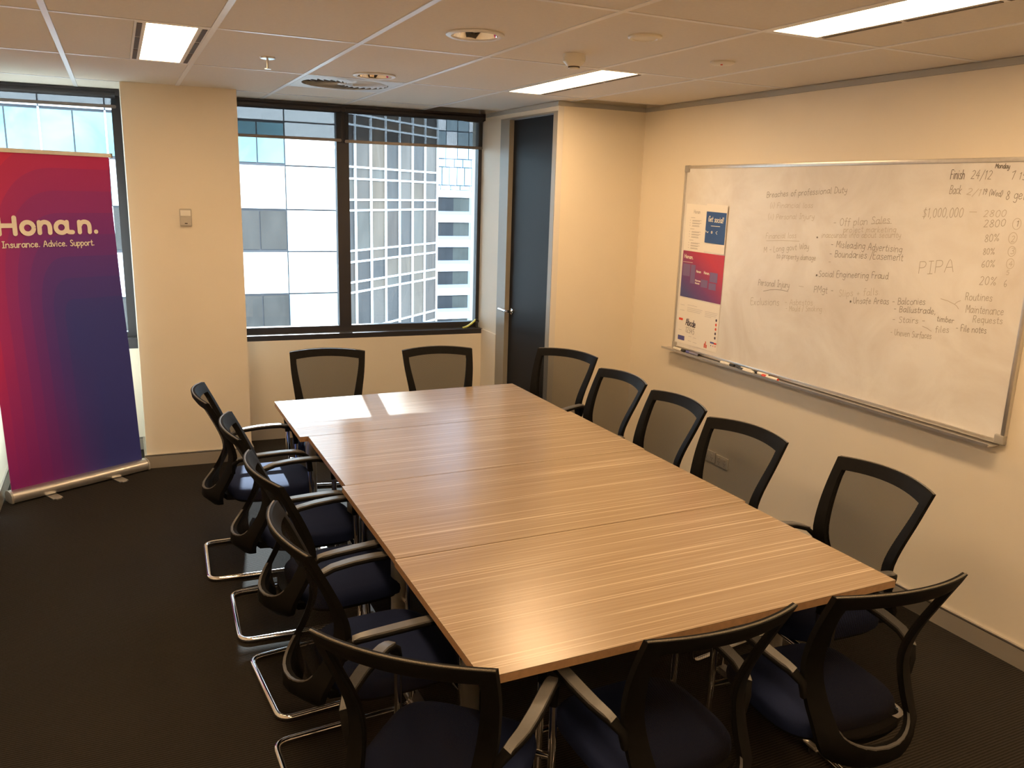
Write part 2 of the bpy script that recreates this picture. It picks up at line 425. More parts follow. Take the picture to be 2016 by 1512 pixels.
def lathe(bm, prof, seg=32, c=(0, 0, 0), mi=0):
    rings = []
    for (r, z) in prof:
        if r < 1e-6: rings.append([bm.verts.new((c[0], c[1], c[2]+z))])
        else: rings.append([bm.verts.new((c[0]+r*math.cos(2*PI*k/seg), c[1]+r*math.sin(2*PI*k/seg), c[2]+z)) for k in range(seg)])
    for A, B in zip(rings, rings[1:]):
        for k in range(seg):
            a, b, c_, d = A[k % len(A)], A[(k+1) % len(A)], B[(k+1) % len(B)], B[k % len(B)]
            q = []
            for v in (a, b, c_, d):
                if v not in q: q.append(v)
            if len(q) > 2:
                f = bm.faces.new(q); f.material_index = mi
def loft(bm, secs, mi=0, cap=True, closed=False):
    V = [[bm.verts.new(p) for p in s] for s in secs]
    n = len(V[0]); m = len(V) if closed else len(V)-1
    for i in range(m):
        A, B = V[i], V[(i+1) % len(V)]
        for k in range(n):
            f = bm.faces.new((A[k], A[(k+1) % n], B[(k+1) % n], B[k])); f.material_index = mi
    if cap and not closed:
        bm.faces.new(V[0][::-1]); bm.faces.new(V[-1])
    return V
def lerp(a, b, t): return a + (b-a)*t
def interp(tab, x):
    for (x0, y0), (x1, y1) in zip(tab, tab[1:]):
        if x <= x1: return lerp(y0, y1, max(0.0, (x-x0)/(x1-x0)))
    return tab[-1][1]
def smooth_interp(tab, x):
    for i in range(len(tab)-1):
        if x <= tab[i+1][0] or i == len(tab)-2:
            x0, y0 = tab[i]; x1, y1 = tab[i+1]
            t = min(1, max(0, (x-x0)/(x1-x0)))
            m0 = (y1 - tab[i-1][1])/(x1-tab[i-1][0])*(x1-x0) if i > 0 else (y1-y0)
            m1 = (tab[i+2][1]-y0)/(tab[i+2][0]-x0)*(x1-x0) if i+2 < len(tab) else (y1-y0)
            return (2*t**3-3*t*t+1)*y0 + (t**3-2*t*t+t)*m0 + (-2*t**3+3*t*t)*y1 + (t**3-t*t)*m1
def dup(root, loc, rz, label, group=None):
    r = root.copy(); COL.objects.link(r); r.location = loc; r.rotation_euler = (0, 0, rz); r['label'] = label
    if group: r['group'] = group
    for ch in list(root.children):
        c = ch.copy(); COL.objects.link(c); c.parent = r
        for g in ch.children:
            d = g.copy(); COL.objects.link(d); d.parent = c
    return r

# ------------------------------------------------------------------ single-stroke lettering
GL = {
'a': '.55|.48 .42,.35 .6,.12 .56,0 .3,.1 .03,.3 .05,.48 .3|.5 .6,.48 .15,.6 0', 'b': '.5|0 1,0 .02|0 .4,.2 .6,.42 .5,.45 .25,.3 .02,.1 .02,0 .15',
'c': '.48|.42 .48,.25 .6,.05 .45,.02 .2,.18 0,.44 .1', 'd': '.55|.46 .42,.3 .6,.08 .5,.02 .2,.2 0,.4 .1,.47 .3|.48 1,.48 .1,.56 0',
'e': '.5|.03 .3,.4 .36,.36 .56,.18 .6,.03 .4,.04 .12,.22 0,.46 .12', 'f': '.38|.4 .9,.28 1,.16 .85,.15 .4,.13 -.1|0 .55,.36 .58',
'g': '.52|.45 .45,.3 .6,.06 .5,.04 .2,.2 .08,.42 .2|.47 .58,.46 .1,.4 -.3,.2 -.38,.02 -.25', 'h': '.52|0 1,0 0|0 .38,.2 .6,.4 .5,.43 .25,.44 0',
'i': '.2|.06 .6,.06 0|.06 .82,.07 .84', 'j': '.25|.14 .6,.13 0,.05 -.3,-.1 -.32|.14 .82,.15 .84', 'k': '.48|0 1,0 0|.4 .58,.02 .25,.42 0',
'l': '.2|.06 1,.06 .1,.14 0', 'm': '.8|0 .6,0 0|0 .4,.15 .6,.3 .5,.33 0|.33 .4,.5 .6,.66 .5,.7 0', 'n': '.55|0 .6,0 0|0 .4,.16 .58,.32 .6,.45 .48,.48 .25,.48 0',
'o': '.55|.25 .6,.05 .48,0 .28,.08 .06,.25 0,.42 .06,.5 .28,.44 .5,.25 .6', 'p': '.52|0 .6,0 -.38|0 .4,.2 .6,.42 .5,.46 .28,.3 .03,.1 .03,0 .15',
'q': '.52|.45 .45,.3 .6,.06 .5,.04 .2,.2 .03,.42 .15|.46 .6,.46 -.35', 'r': '.38|0 .6,0 0|0 .35,.12 .55,.34 .57', 's': '.44|.38 .5,.2 .6,.05 .48,.18 .34,.36 .22,.34 .05,.15 0,0 .1',
't': '.36|.15 .88,.14 .12,.24 0,.36 .05|0 .6,.32 .6', 'u': '.52|0 .6,.02 .15,.18 0,.38 .08,.44 .3|.45 .6,.45 .1,.54 0', 'v': '.48|0 .6,.2 0,.42 .6', 'w': '.7|0 .6,.15 0,.3 .5,.46 0,.62 .6',
'x': '.45|0 .6,.4 0|.4 .6,0 0', 'y': '.48|0 .6,.04 .25,.2 .12,.4 .25|.44 .6,.4 -.1,.25 -.36,.03 -.3', 'z': '.45|0 .58,.4 .6,.02 .02,.42 0',
'A': '.65|0 0,.3 1,.6 0|.1 .38,.5 .38', 'B': '.55|0 0,0 1|0 1,.35 .98,.44 .78,.32 .56,.02 .54|.02 .54,.4 .5,.5 .25,.35 .02,0 0', 'D': '.62|0 0,.02 1|0 1,.35 .92,.55 .55,.4 .1,0 0',
'E': '.5|.44 1,0 .98,0 .02,.46 0|0 .53,.36 .55', 'F': '.48|.46 1,0 .98,0 0|0 .53,.36 .55', 'H': '.7|0 1,0 0|.6 1,.6 0|0 .5,.6 .5', 'I': '.36|0 1,.34 1|.17 1,.17 0|0 0,.34 0',
'L': '.46|0 1,0 0,.42 0', 'G': '.62|.52 .82,.3 1,.05 .7,.04 .25,.28 0,.52 .15,.54 .45|.54 .45,.32 .45', 'M': '.75|0 0,.04 1,.34 .35,.62 1,.68 0', 'O': '.65|.3 1,.06 .8,.02 .4,.18 .03,.4 .02,.58 .3,.56 .75,.3 1', 'P': '.52|0 0,0 1|0 1,.36 .97,.46 .74,.34 .5,0 .48', 'R': '.56|0 0,0 1|0 1,.36 .97,.44 .74,.32 .52,0 .5|.2 .5,.48 0',
'S': '.52|.44 .88,.25 1,.05 .86,.12 .6,.36 .45,.44 .2,.26 0,0 .1', 'U': '.6|0 1,.02 .25,.25 0,.5 .2,.54 1', 'W': '.9|0 1,.2 0,.42 .8,.64 0,.84 1',
'0': '.5|.22 1,.03 .75,.02 .25,.2 0,.4 .2,.42 .75,.22 1', '1': '.3|.17 1,.16 0|.17 1,.04 .82', '2': '.5|.03 .85,.2 1,.4 .85,.35 .55,.02 0|.02 0,.44 .02', '3': '.5|.03 .95,.3 1,.4 .78,.16 .55|.16 .55,.42 .42,.4 .1,.15 0,0 .08',
'4': '.5|.3 1,0 .35|0 .35,.46 .36|.32 .7,.3 0', '5': '.5|.42 1,.08 1|.08 1,.04 .6,.3 .62,.44 .35,.3 .02,.02 .05', '6': '.5|.36 1,.1 .7,.02 .25,.2 0,.42 .18,.34 .42,.05 .35', '8': '.5|.24 .55,.06 .75,.22 1,.4 .78,.24 .55,.02 .25,.2 0,.44 .22,.24 .55', '9': '.5|.4 .7,.2 .52,.04 .72,.2 1,.4 .85,.4 .5,.3 0',
'$': '.5|.44 .85,.22 .96,.04 .78,.22 .55,.42 .35,.26 .08,0 .15|.24 1.15,.2 -.15', '.': '.2|.05 .03,.07 .05', ',': '.2|.08 .06,.02 -.15', '-': '.5|.05 .4,.4 .4', '/': '.4|.36 1.1,0 -.2', '%': '.7|.12 .98,0 .8,.14 .66,.25 .82,.12 .98|.6 1,.08 0|.5 .32,.38 .16,.52 0,.64 .18,.5 .32',
'(': '.28|.2 1.1,.03 .6,.2 -.15', ')': '.28|0 1.1,.18 .6,0 -.15', '+': '.45|.2 .55,.2 .1|0 .32,.4 .32', '!': '.2|.08 1,.06 .28|.05 .03,.07 .05', ' ': '.34|',
}
def strokes(ch):
    w, rest = GL[ch].split('|', 1)
    out = []
    for s in rest.split('|'):
        if s: out.append([tuple(float(a) for a in p.split()) for p in s.split(',')])
    return float(w), out
def catmull(pts, n=4):
    if len(pts) < 3: return pts
    out = []
    P = [pts[0]] + pts + [pts[-1]]
    for i in range(1, len(P)-2):
        for k in range(n):
            t = k/n
            out.append(tuple(0.5*((2*P[i][a]) + (-P[i-1][a]+P[i+1][a])*t + (2*P[i-1][a]-5*P[i][a]+4*P[i+1][a]-P[i+2][a])*t*t + (-P[i-1][a]+3*P[i][a]-3*P[i+1][a]+P[i+2][a])*t**3) for a in (0, 1)))
    out.append(P[-2]); return out
def ribbon(bm, pts, w, f, capn=8, lift=0.0):
    """flat pen stroke with half-round ends, f maps (u, v, lift) to 3-D"""
    L = []; R_ = []; ang = []
    for i, p in enumerate(pts):
        a = pts[max(i-1, 0)]; b = pts[min(i+1, len(pts)-1)]
        dx, dy = b[0]-a[0], b[1]-a[1]; l = math.hypot(dx, dy) or 1
        nx, ny = -dy/l*w/2, dx/l*w/2; ang.append(math.atan2(ny, nx))
        L.append(bm.verts.new(f(p[0]+nx, p[1]+ny, lift))); R_.append(bm.verts.new(f(p[0]-nx, p[1]-ny, lift)))
    for i in range(len(pts)-1):
        bm.faces.new((L[i], L[i+1], R_[i+1], R_[i]))
    if capn:
        for (p, a0, va, vb) in ((pts[0], ang[0], L[0], R_[0]), (pts[-1], ang[-1]+PI, R_[-1], L[-1])):
            n = max(2, capn//2)
            arc = [bm.verts.new(f(p[0]+w/2*math.cos(a0+PI*k/n), p[1]+w/2*math.sin(a0+PI*k/n), lift)) for k in range(1, n)]
            bm.faces.new([va] + arc + [vb])
def write(name, text, u0, v0, u1, v1, h, pen, mat, f, parent, jit=0.0, slant=0.0, capn=6, track=0.14, fit=True):
    """stroke text from (u0,v0) to (u1,v1) in the plane mapped by f"""
    tot = sum(strokes(c)[0] + track for c in text) - track
    Lx = math.hypot(u1-u0, v1-v0); sx = (Lx/(tot*h)) if fit else 1.0
    ex, ey = ((u1-u0)/Lx, (v1-v0)/Lx) if Lx else (1, 0); sg = 1 if ex > 0 else -1
    bm = nb(); x = 0.0; kk = 0
    for c in text:
        w, ss = strokes(c)
        jx, jy, js = (random.uniform(-jit, jit) for _ in range(3))
        for s in ss:
            pts = catmull(s, 4 if h < 0.06 else 7)
            q = []
            for (a, b) in pts:
                a2 = (x + a + slant*b + jx*0.5)*h*sx; b2 = (b*(1+js) + jy)*h
                q.append((u0 + a2*ex - b2*ey*sg, v0 + a2*ey + b2*ex*sg))
            kk += 1; ribbon(bm, q, pen, f, capn, 0.00006*(kk % 5))
        x += w + track
    return finish(name, bm, mat, parent)

WRITE=[
('Breaches of professional Duty',3.858,1.998,3.261,2.034,0.0320,3),
('(i) Financial loss',3.824,1.940,3.487,1.950,0.0290,1),
('(ii) Personal Injury',3.831,1.873,3.470,1.890,0.0292,1),
('Financial loss',3.832,1.761,3.588,1.781,0.0294,1),
('M - Long govt Way',3.838,1.680,3.483,1.726,0.0325,2),
('to property damage',3.728,1.656,3.425,1.667,0.0291,2),
('- Off plan Sales',3.327,1.858,2.968,1.888,0.0371,2),
('project marketing',3.253,1.830,2.925,1.848,0.0288,1),
('. inaccurate info about security',3.426,1.791,2.892,1.823,0.0272,1),
('- Misleading Advertising',3.328,1.748,2.874,1.753,0.0348,3),
('- Boundaries /Easement',3.331,1.696,2.862,1.714,0.0349,3),
('-',3.332,1.655,3.314,1.657,0.0269,2),
('. Social Engineering Fraud',3.416,1.581,2.934,1.617,0.0330,3),
('Personal Injury',3.859,1.484,3.602,1.495,0.0361,3),
('-',3.535,1.500,3.484,1.500,0.0396,1),
('PMgt -',3.411,1.495,3.273,1.503,0.0360,3),
('Slips + falls.',3.232,1.491,2.970,1.534,0.0347,1),
('. Unsafe Areas - Balconies',3.155,1.466,2.703,1.518,0.0316,3),
('Exclusions',3.908,1.358,3.668,1.387,0.0398,2),
('- Asbestos',3.624,1.398,3.411,1.421,0.0319,1),
('- Mould / Smoking',3.611,1.362,3.340,1.397,0.0290,1),
('- Ballustrade,',2.875,1.462,2.640,1.483,0.0299,3),
('- Stairs -',2.875,1.408,2.689,1.429,0.0300,2),
('timber',2.629,1.451,2.541,1.454,0.0259,3),
('files',2.628,1.397,2.557,1.409,0.0284,2),
('- File notes',2.525,1.421,2.376,1.434,0.0300,3),
('- Uneven Surfaces',2.877,1.344,2.644,1.363,0.0301,2),
('Routines',2.501,1.568,2.372,1.578,0.0318,2),
('Maintenance',2.489,1.512,2.311,1.525,0.0341,2),
('Requests',2.447,1.474,2.309,1.486,0.0293,2),
('Finish',2.666,2.100,2.597,2.100,0.0407,4),
('24/12',2.564,2.102,2.467,2.098,0.0375,3),
('1',2.386,2.098,2.358,2.098,0.0359,3),
('15',2.343,2.098,2.308,2.098,0.0293,3),
('Monday',2.456,2.147,2.391,2.144,0.0193,4),
('Back',2.660,2.037,2.601,2.035,0.0385,3),
('2/1',2.575,2.034,2.505,2.026,0.0289,1),
('19 (Wed)',2.497,2.035,2.403,2.027,0.0240,3),
('8 gel',2.385,2.015,2.302,2.017,0.0361,3),
('$1,000,000',2.785,1.925,2.576,1.933,0.0424,2),
('-',2.553,1.945,2.503,1.946,0.0334,1),
('2800',2.475,1.939,2.372,1.943,0.0284,1),
('2800',2.468,1.895,2.368,1.902,0.0307,2),
('1',2.322,1.904,2.309,1.905,0.0232,3),
('80%',2.452,1.831,2.385,1.840,0.0307,2),
('2',2.331,1.839,2.316,1.840,0.0256,1),
('80%',2.449,1.774,2.396,1.782,0.0264,2),
('3',2.325,1.788,2.309,1.789,0.0235,1),
('60%',2.447,1.720,2.386,1.726,0.0288,2),
('4',2.323,1.736,2.307,1.737,0.0236,1),
('20%',2.444,1.644,2.368,1.648,0.0356,2),
('5',2.328,1.698,2.316,1.699,0.0194,1),
('6',2.330,1.647,2.317,1.649,0.0281,2),
('PIPA',2.763,1.660,2.580,1.685,0.0574,2),
]
RULES=[
(3.826,1.749,3.562,1.763,1),
(3.810,1.453,3.706,1.474,3),
(3.706,1.474,3.607,1.474,3),
(2.625,1.557,2.551,1.541,1),
(2.551,1.541,2.523,1.561,1),
(2.551,1.541,2.527,1.523,1),
(2.701,1.415,2.650,1.399,1),
(3.079,1.880,2.956,1.888,0),
]
RINGS=[
(2.318,1.915,0.0232),
(2.325,1.855,0.0234),
(2.320,1.799,0.0213),
(2.318,1.747,0.0214),
]

# ------------------------------------------------------------------ room shell
bm = nb(); box(bm, XL-0.2, XR+0.2, YN-0.2, 6.95, -0.12, 0.0)
structure('floor', bm, 'carpet')
bm = nb(); box(bm, XL-0.2, XR+0.2, YN-0.2, 6.95, ZC+0.05, ZC+0.15)
ceiling = structure('ceiling', bm, 'void')
bm = nb(); box(bm, XR, XR+0.15, YN-0.15, YB+0.2, 0, ZC+0.05); structure('wall_right', bm, 'wall')
bm = nb(); box(bm, XL-0.15, XL, YN-0.15, 6.95, 0, ZC+0.05); structure('wall_left', bm, 'wall')
bm = nb(); box(bm, XL, XR, YN-0.15, YN, 0, ZC+0.05); structure('wall_front', bm, 'wall')
# wall below the windows
bm = nb()
box(bm, XL, PX0, 0, 0.30, 0, 0.777, 0, skew(yw)); box(bm, PX1, XB+0.1, 0, 0.30, 0, 0.797, 0, skew(yw))
box(bm, XL, XB+0.1, 0.17, 0.30, ZC-0.02, ZC+0.06, 0, skew(yw))
structure('wall_back', bm, 'wall')
bm = nb(); box(bm, PX0, PX1, 0, 0.80, 0, ZC+0.03, 0, lambda x, y, z: (x, yp(x)+y, z))
structure('wall_pillar', bm, 'wall')
# closet box: front wall, side wall around the door
bm = nb()
box(bm, XB, XR+0.15, YB, YB+0.05, 0, ZC+0.04)
box(bm, XB, XB+0.12, 6.13, yw(XB)+0.3, 0, ZC+0.04)
box(bm, XB, XB+0.12, YB+0.05, 6.13, 2.536, ZC+0.04)
structure('wall_closet', bm, 'wall')
# dado return beside the window
bm = nb(); box(bm, XB-0.012, XB, 6.14, yw(XB)+0.0, 0, 0.835); structure('trim_5', bm, 'wall')

def skirt(name, x0, x1, y0, y1, f=None):
    bm = nb(); box(bm, x0, x1, y0, y1, 0.0, 0.088, 0, f)
    o = structure(name, bm, 'skirting')
    d = 0.001
    bm = nb(); box(bm, x0+(d if x1-x0 > y1-y0 else 0), x1, y0, y1, 0.088, 0.092, 0, f); finish('shadow_gap', bm, 'marker_black', o)
    bm = nb(); box(bm, x0, x1, y0, y1, 0.092, 0.099, 0, f); finish('top_bead', bm, 'alu', o)
    return o
skirt('baseboard_right', XR-0.014, XR, YN, YB)
skirt('baseboard_left', XL, XL+0.014, YN, yw(XL))
skirt('baseboard_back', PX1, XB-0.012, -0.014, 0, skew(yw))
skirt('baseboard_window', XL+0.014, PX0, -0.014, 0, skew(yw))
skirt('baseboard_pillar', PX0-0.014, PX1+0.014, -0.014, 0, lambda x, y, z: (x, yp(x)+y, z))
bm = nb(); box(bm, PX1, PX1+0.014, yp(PX1), yw(PX1)-0.014, 0, 0.099); structure('baseboard_recess', bm, 'skirting')
bm = nb(); box(bm, PX0-0.014, PX0, yp(PX0), yw(PX0)-0.014, 0, 0.099); structure('baseboard_return', bm, 'skirting')
skirt('baseboard_closet', XB+0.045, XR-0.014, YB-0.014, YB)
# grey shadow-line cornice
bm = nb(); box(bm, XR-0.012, XR, YN, YB, ZC-0.030, ZC-0.001); structure('trim_1', bm, 'cornice')
bm = nb(); box(bm, XB-0.012, XR-0.012, YB-0.012, YB, ZC-0.030, ZC-0.001); structure('trim_2', bm, 'cornice')
bm = nb(); box(bm, XB-0.012, XB, YB, yw(XB), ZC-0.030, ZC-0.001); structure('trim_3', bm, 'cornice')
# pale metal return of the door frame at the wall corner
bm = nb(); box(bm, XB-0.006, XB+0.038, YB-0.006, YB, 0, ZC-0.031); structure('trim_4', bm, simple('pale_return', (0.72, 0.68, 0.62), 0.35))

# ------------------------------------------------------------------ ceiling tiles and grid
def tile(x0, x1, y0, y1, holes=()):
    bm = nb(); z0, z1 = ZC+0.003, ZC+0.018
    g = 0.0125
    x0 += g; x1 -= g; y0 += g; y1 -= g
    if not holes:
        box(bm, x0, x1, y0, y1, z0, z1)
    else:
        for z in (z0,):
            ed = []
            c = [bm.verts.new(p) for p in ((x0, y0, z), (x1, y0, z), (x1, y1, z), (x0, y1, z))]
            ed += [bm.edges.new((c[i], c[(i+1) % 4])) for i in range(4)]
            for (hx, hy, r) in holes:
                h = [bm.verts.new((hx+r*math.cos(2*PI*k/24), hy+r*math.sin(2*PI*k/24), z)) for k in range(24)]
                ed += [bm.edges.new((h[i], h[(i+1) % 24])) for i in range(24)]
            bmesh.ops.triangle_fill(bm, use_beauty=True, edges=ed)
        r_ = bmesh.ops.extrude_face_region(bm, geom=bm.faces[:])
        bmesh.ops.translate(bm, verts=[v for v in r_['geom'] if isinstance(v, bmesh.types.BMVert)], vec=(0, 0, z1-z0))
    return finish('ceiling_tile', bm, 'ceiling_tile', ceiling)
TROFF = {(1, 4): (0.0985,), (5, 4): (2.54,), (5, 2): (2.54,), (5, 0): (2.54,), (1, 2): (0.0985,), (1, 0): (0.0985,)}
for i in range(len(GX)-1):
    for j in range(len(GY)-1):
        x0, x1, y0, y1 = GX[i], GX[i+1], GY[j], GY[j+1]
        x0 = max(x0, XL); 
        if j == 0: y0 = max(y0, YN)
        if i == 6 and j >= 6: continue
        if i >= 5 and j >= 7: continue
        jj = j-1
        key = (i, jj)
        if i == 1 and jj in (0, 2, 4): tile(x0, 0.1225, y0, y1); continue
        if i == 5 and jj in (0, 2, 4): tile(2.516, x1, y0, y1); continue
        if i == 3 and jj == 3: tile(x0, x1, y0, y1, ((1.36, 3.303, 0.100),)); continue
        if i == 3 and jj == 4: tile(x0, x1, y0, y1, ((1.358, 4.794-0.02, 0.100),)); continue
        if i == 3 and jj == 5: tile(x0, x1, 5.588, y1); continue
        if y1-y0 < 0.05 or x1-x0 < 0.05: continue
        if jj == 6: y1 = 6.78
        tile(x0, x1, y0, y1)
for i, x in enumerate(GX[1:-1]):
    y1 = 6.78 if i < 5 else YB-0.012
    bx('ceiling_bar', 'tbar', ceiling, x-0.012, x+0.012, YN, y1, ZC, ZC+0.010)
for y in GY[1:-1]:
    xs = [XL] + GX[1:-1] + [XR-0.012 if y < YB else XB-0.012]
    for a, b in zip(xs, xs[1:]):
        if b-a > 0.05: bx('cross_bar', 'tbar', ceiling, a+(0.012 if a != XL else 0), b-(0.012 if b in GX[1:-1] else 0), y-0.0115, y+0.0115, ZC+0.0008, ZC+0.010)
bx('cross_bar', 'tbar', ceiling, GX[3]+0.012, GX[4]-0.012, 5.577, 5.599, ZC+0.0008, ZC+0.010)

# ------------------------------------------------------------------ windows
def window(name, x0, x1, mull, zs0, zs1, zt, glassx, railz, chain=False):
    bm = nb(); f = skew(yw)
    box(bm, x0, x1, 0.0, 0.10, zs0, zs1-0.0015, 0, f)          # sill ledge
    w = structure(name, bm, 'frame_dark')
    bx('window_sill', 'sill', w, x0, x1, 0.001, 0.10, zs1-0.0014, zs1, f)
    fr = nb()
    box(fr, x0, x1, 0.10, 0.16, zs1-0.03, 0.886, 0, f)   # bottom rail
    box(fr, x0, x1, 0.03, 0.16, zt, ZC-0.001, 0, f)    # head
    for a, b in glassx[1]: box(fr, a, b, 0.095, 0.16, 0.886, zt, 0, f)
    finish('window_frame', fr, 'frame_dark', w)
    for a, b in glassx[0]:
        bx('window_pane', 'glass', w, a, b, 0.125, 0.131, 0.886, zt, f)
    return w
w1 = window('window_1', XL, PX0, None, 0.777, 0.852, 2.556, ([(XL, 0.008)], [(0.008, PX0)]), 2.47)
w2 = window('window_2', PX1, XB, None, 0.797, 0.838, 2.545, ([(0.80, 1.572), (1.668, 2.738)], [(PX1, 0.80), (1.572, 1.668), (2.738, XB)]), 2.33)
# window furniture
def blind(x0, x1, zr, label, sag):
    t = thing('roller_blind', label, 'blind', ((x0+x1)/2, yw((x0+x1)/2), 0), math.atan(-0.058), 'roller blinds drawn a little way down')
    hw = (x1-x0)/2
    bm = nb(); v = []
    for k in range(9):
        u = -hw + 2*hw*k/8
        v.append((bm.verts.new((u, 0.065, zr)), bm.verts.new((u, 0.065, ZC-0.03))))
    for a, b in zip(v, v[1:]): bm.faces.new((a[0], b[0], b[1], a[1]))
    finish('blind_fabric', bm, 'blind', t)
    bm = nb(); box(bm, -hw, hw, 0.056, 0.074, zr-0.010, zr+0.012); 
    bmesh.ops.bevel(bm, geom=bm.edges[:], offset=0.004, segments=2, affect='EDGES')
    finish('bottom_rail', bm, 'steel_rail', t, 35)
    bm = nb(); tube(bm, [(-hw, 0.048, ZC-0.035), (hw, 0.048, ZC-0.035)], 0.026, 14); 
    # hanging tail of dark cloth under the roll
    n = 14; A = []
    for k in range(n+1):
        u = lerp(sag[0], sag[1], k/n); d = sag[2]*math.sin(PI*min(1, k/n))**0.8 + sag[3]*(k/n)
        A.append((bm.verts.new((u, 0.022, ZC-0.045)), bm.verts.new((u, 0.022, ZC-0.046-d))))
    for a, b in zip(A, A[1:]): bm.faces.new((a[0], b[0], b[1], a[1]))
    finish('blind_roll', bm, 'frame_dark', t)
    return t
MAT['steel_rail'] = simple('blind_rail_metal', (0.20, 0.18, 0.17), 0.35, metal=0.5)
blind(XL+0.01, 0.036, 2.484, 'grey sunscreen roller blind over the left window behind the tall banner', (-0.38, 0.38, 0.0, 0.002))
blind(0.785, 1.600, 2.336, 'grey sunscreen roller blind over the narrower left pane, white facade seen through it', (0.05, 0.39, 0.0, 0.012))
blind(1.625, XB-0.012, 2.330, 'darker looking roller blind over the wider right pane beside the closet door', (0.25, 0.55, 0.01, 0.022))
# blind chain guide and yellow tag on the sill
t = thing('chain_holder', 'small black blind chain tensioner at the right end of the window sill', 'bracket', (2.735, yw(2.735)+0.055, 0.838))
bm = nb(); box(bm, -0.012, 0.012, -0.012, 0.012, 0, 0.05); bmesh.ops.bevel(bm, geom=bm.edges[:], offset=0.004, segments=2, affect='EDGES')
finish('holder_body', bm, 'marker_black', t, 35)
bm = nb(); tube(bm, [(0.016*math.cos(a), 0, 0.055+0.016*math.sin(a)) for a in [2*PI*k/14 for k in range(14)]], 0.006, 8, True)
finish('holder_ring', bm, 'marker_black', t, 60)
bm = nb(); S = []
for k in range(9):
    u = k/8; x = -0.115*(1-u); z = 0.003 + 0.060*u**1.8; S.append([(x, -0.006, z), (x, 0.012, z), (x, 0.012, z+0.010+0.004*u), (x, -0.006, z+0.010+0.004*u)])
loft(bm, S)
o = finish('yellow_tag', bm, 'yellow', None, 40); o.location = (2.715, yw(2.70)+0.035, 0.838)
tag(o, 'curled yellow plastic tag lying at the right end of the window sill', 'tag')

# ------------------------------------------------------------------ closet door
bm = nb(); box(bm, XB+0.030, XB+0.068, 5.2625, 5.975, 0.012, 2.520)
door = structure('door_1', bm, 'door_dark')
bm = nb()
box(bm, XB-0.008, XB+0.075, 5.978, 6.140, 0, 2.535); box(bm, XB-0.008, XB-0.0005, YB+0.001, 5.2615, 0, 2.535); box(bm, XB-0.0005, XB+0.075, 5.2535, 5.2615, 0, 2.535); box(bm, XB-0.008, XB+0.075, 5.2615, 5.978, 2.524, 2.535)
finish('door_frame', bm, 'door_frame', door)
bm = nb()
lathe_pts = [(0.026, 0), (0.026, 0.008), (0.010, 0.010), (0.010, 0.045)]
rb = nb(); lathe(rb, [(0, 0)] + lathe_pts + [(0, 0.045)], 20)
bmesh.ops.rotate(rb, verts=rb.verts[:], cent=(0, 0, 0), matrix=Matrix.Rotation(-PI/2, 3, 'Y'))
bmesh.ops.translate(rb, verts=rb.verts[:], vec=(XB+0.030, 5.915, 1.058))
tube(rb, fillet([(XB-0.012, 5.915, 1.058), (XB-0.022, 5.930, 1.058), (XB-0.026, 6.055, 1.062)], 0.02), 0.010, 10)
finish('door_handle', rb, 'chrome', door, 50)

# ------------------------------------------------------------------ ceiling lights
def troffer(x0, x1, y0, y1, lx0, lx1, ly0, ly1, slots, label):
    cx, cy_ = (x0+x1)/2, (y0+y1)/2
    t = thing('ceiling_light', label, 'ceiling light', (cx, cy_, ZC), 0, 'long fluorescent ceiling lights')
    def B(bm, a, b, c, d, e, f): box(bm, a-cx, b-cx, c-cy_, d-cy_, e, f)
    bm = nb(); z0, z1 = 0.001, 0.020
    B(bm, x0, lx0, y0, y1, z0, z1); B(bm, lx1, x1, y0, y1, z0, z1); B(bm, lx0, lx1, y0, ly0, z0, z1); B(bm, lx0, lx1, ly1, y1, z0, z1)
    finish('housing', bm, 'tbar', t)
    bm = nb(); B(bm, lx0, lx1, ly0, ly1, 0.004, 0.012); finish('diffuser', bm, 'lamp', t)
    for sx in slots:
        L_ = (ly1-ly0)/3
        for k in range(3):
            bm = nb(); B(bm, sx-0.010, sx+0.010, ly0+k*L_+0.012, ly0+(k+1)*L_-0.012, -0.0012, 0.0008); finish('air_slot', bm, 'slot', t)
    return t
troffer(0.111, 0.396, 3.808, 4.969, 0.156, 0.350, 3.83, 4.95, (0.131, 0.378), 'square-looking ceiling light with dark air slots, above the banner and pillar')
troffer(2.252, 2.5275, 3.808, 4.969, 2.277, 2.492, 3.83, 4.955, (2.512,), 'long narrow ceiling light in front of the closet door')
troffer(2.252, 2.5275, 1.443, 2.599, 2.270, 2.488, 1.46, 2.585, (2.510,), 'long ceiling light at the top right, nearest the whiteboard')
troffer(2.252, 2.5275, -0.918, 0.238, 2.270, 2.488, -0.90, 0.22, (), 'long ceiling light over the whiteboard side, behind the viewer')
troffer(0.111, 0.396, 1.443, 2.599, 0.156, 0.350, 1.46, 2.585, (0.131, 0.378), 'long ceiling light with air slots, above the left chairs out of view')
troffer(0.111, 0.396, -0.918, 0.238, 0.156, 0.350, -0.90, 0.22, (0.131, 0.378), 'long ceiling light with air slots, directly behind the viewer')

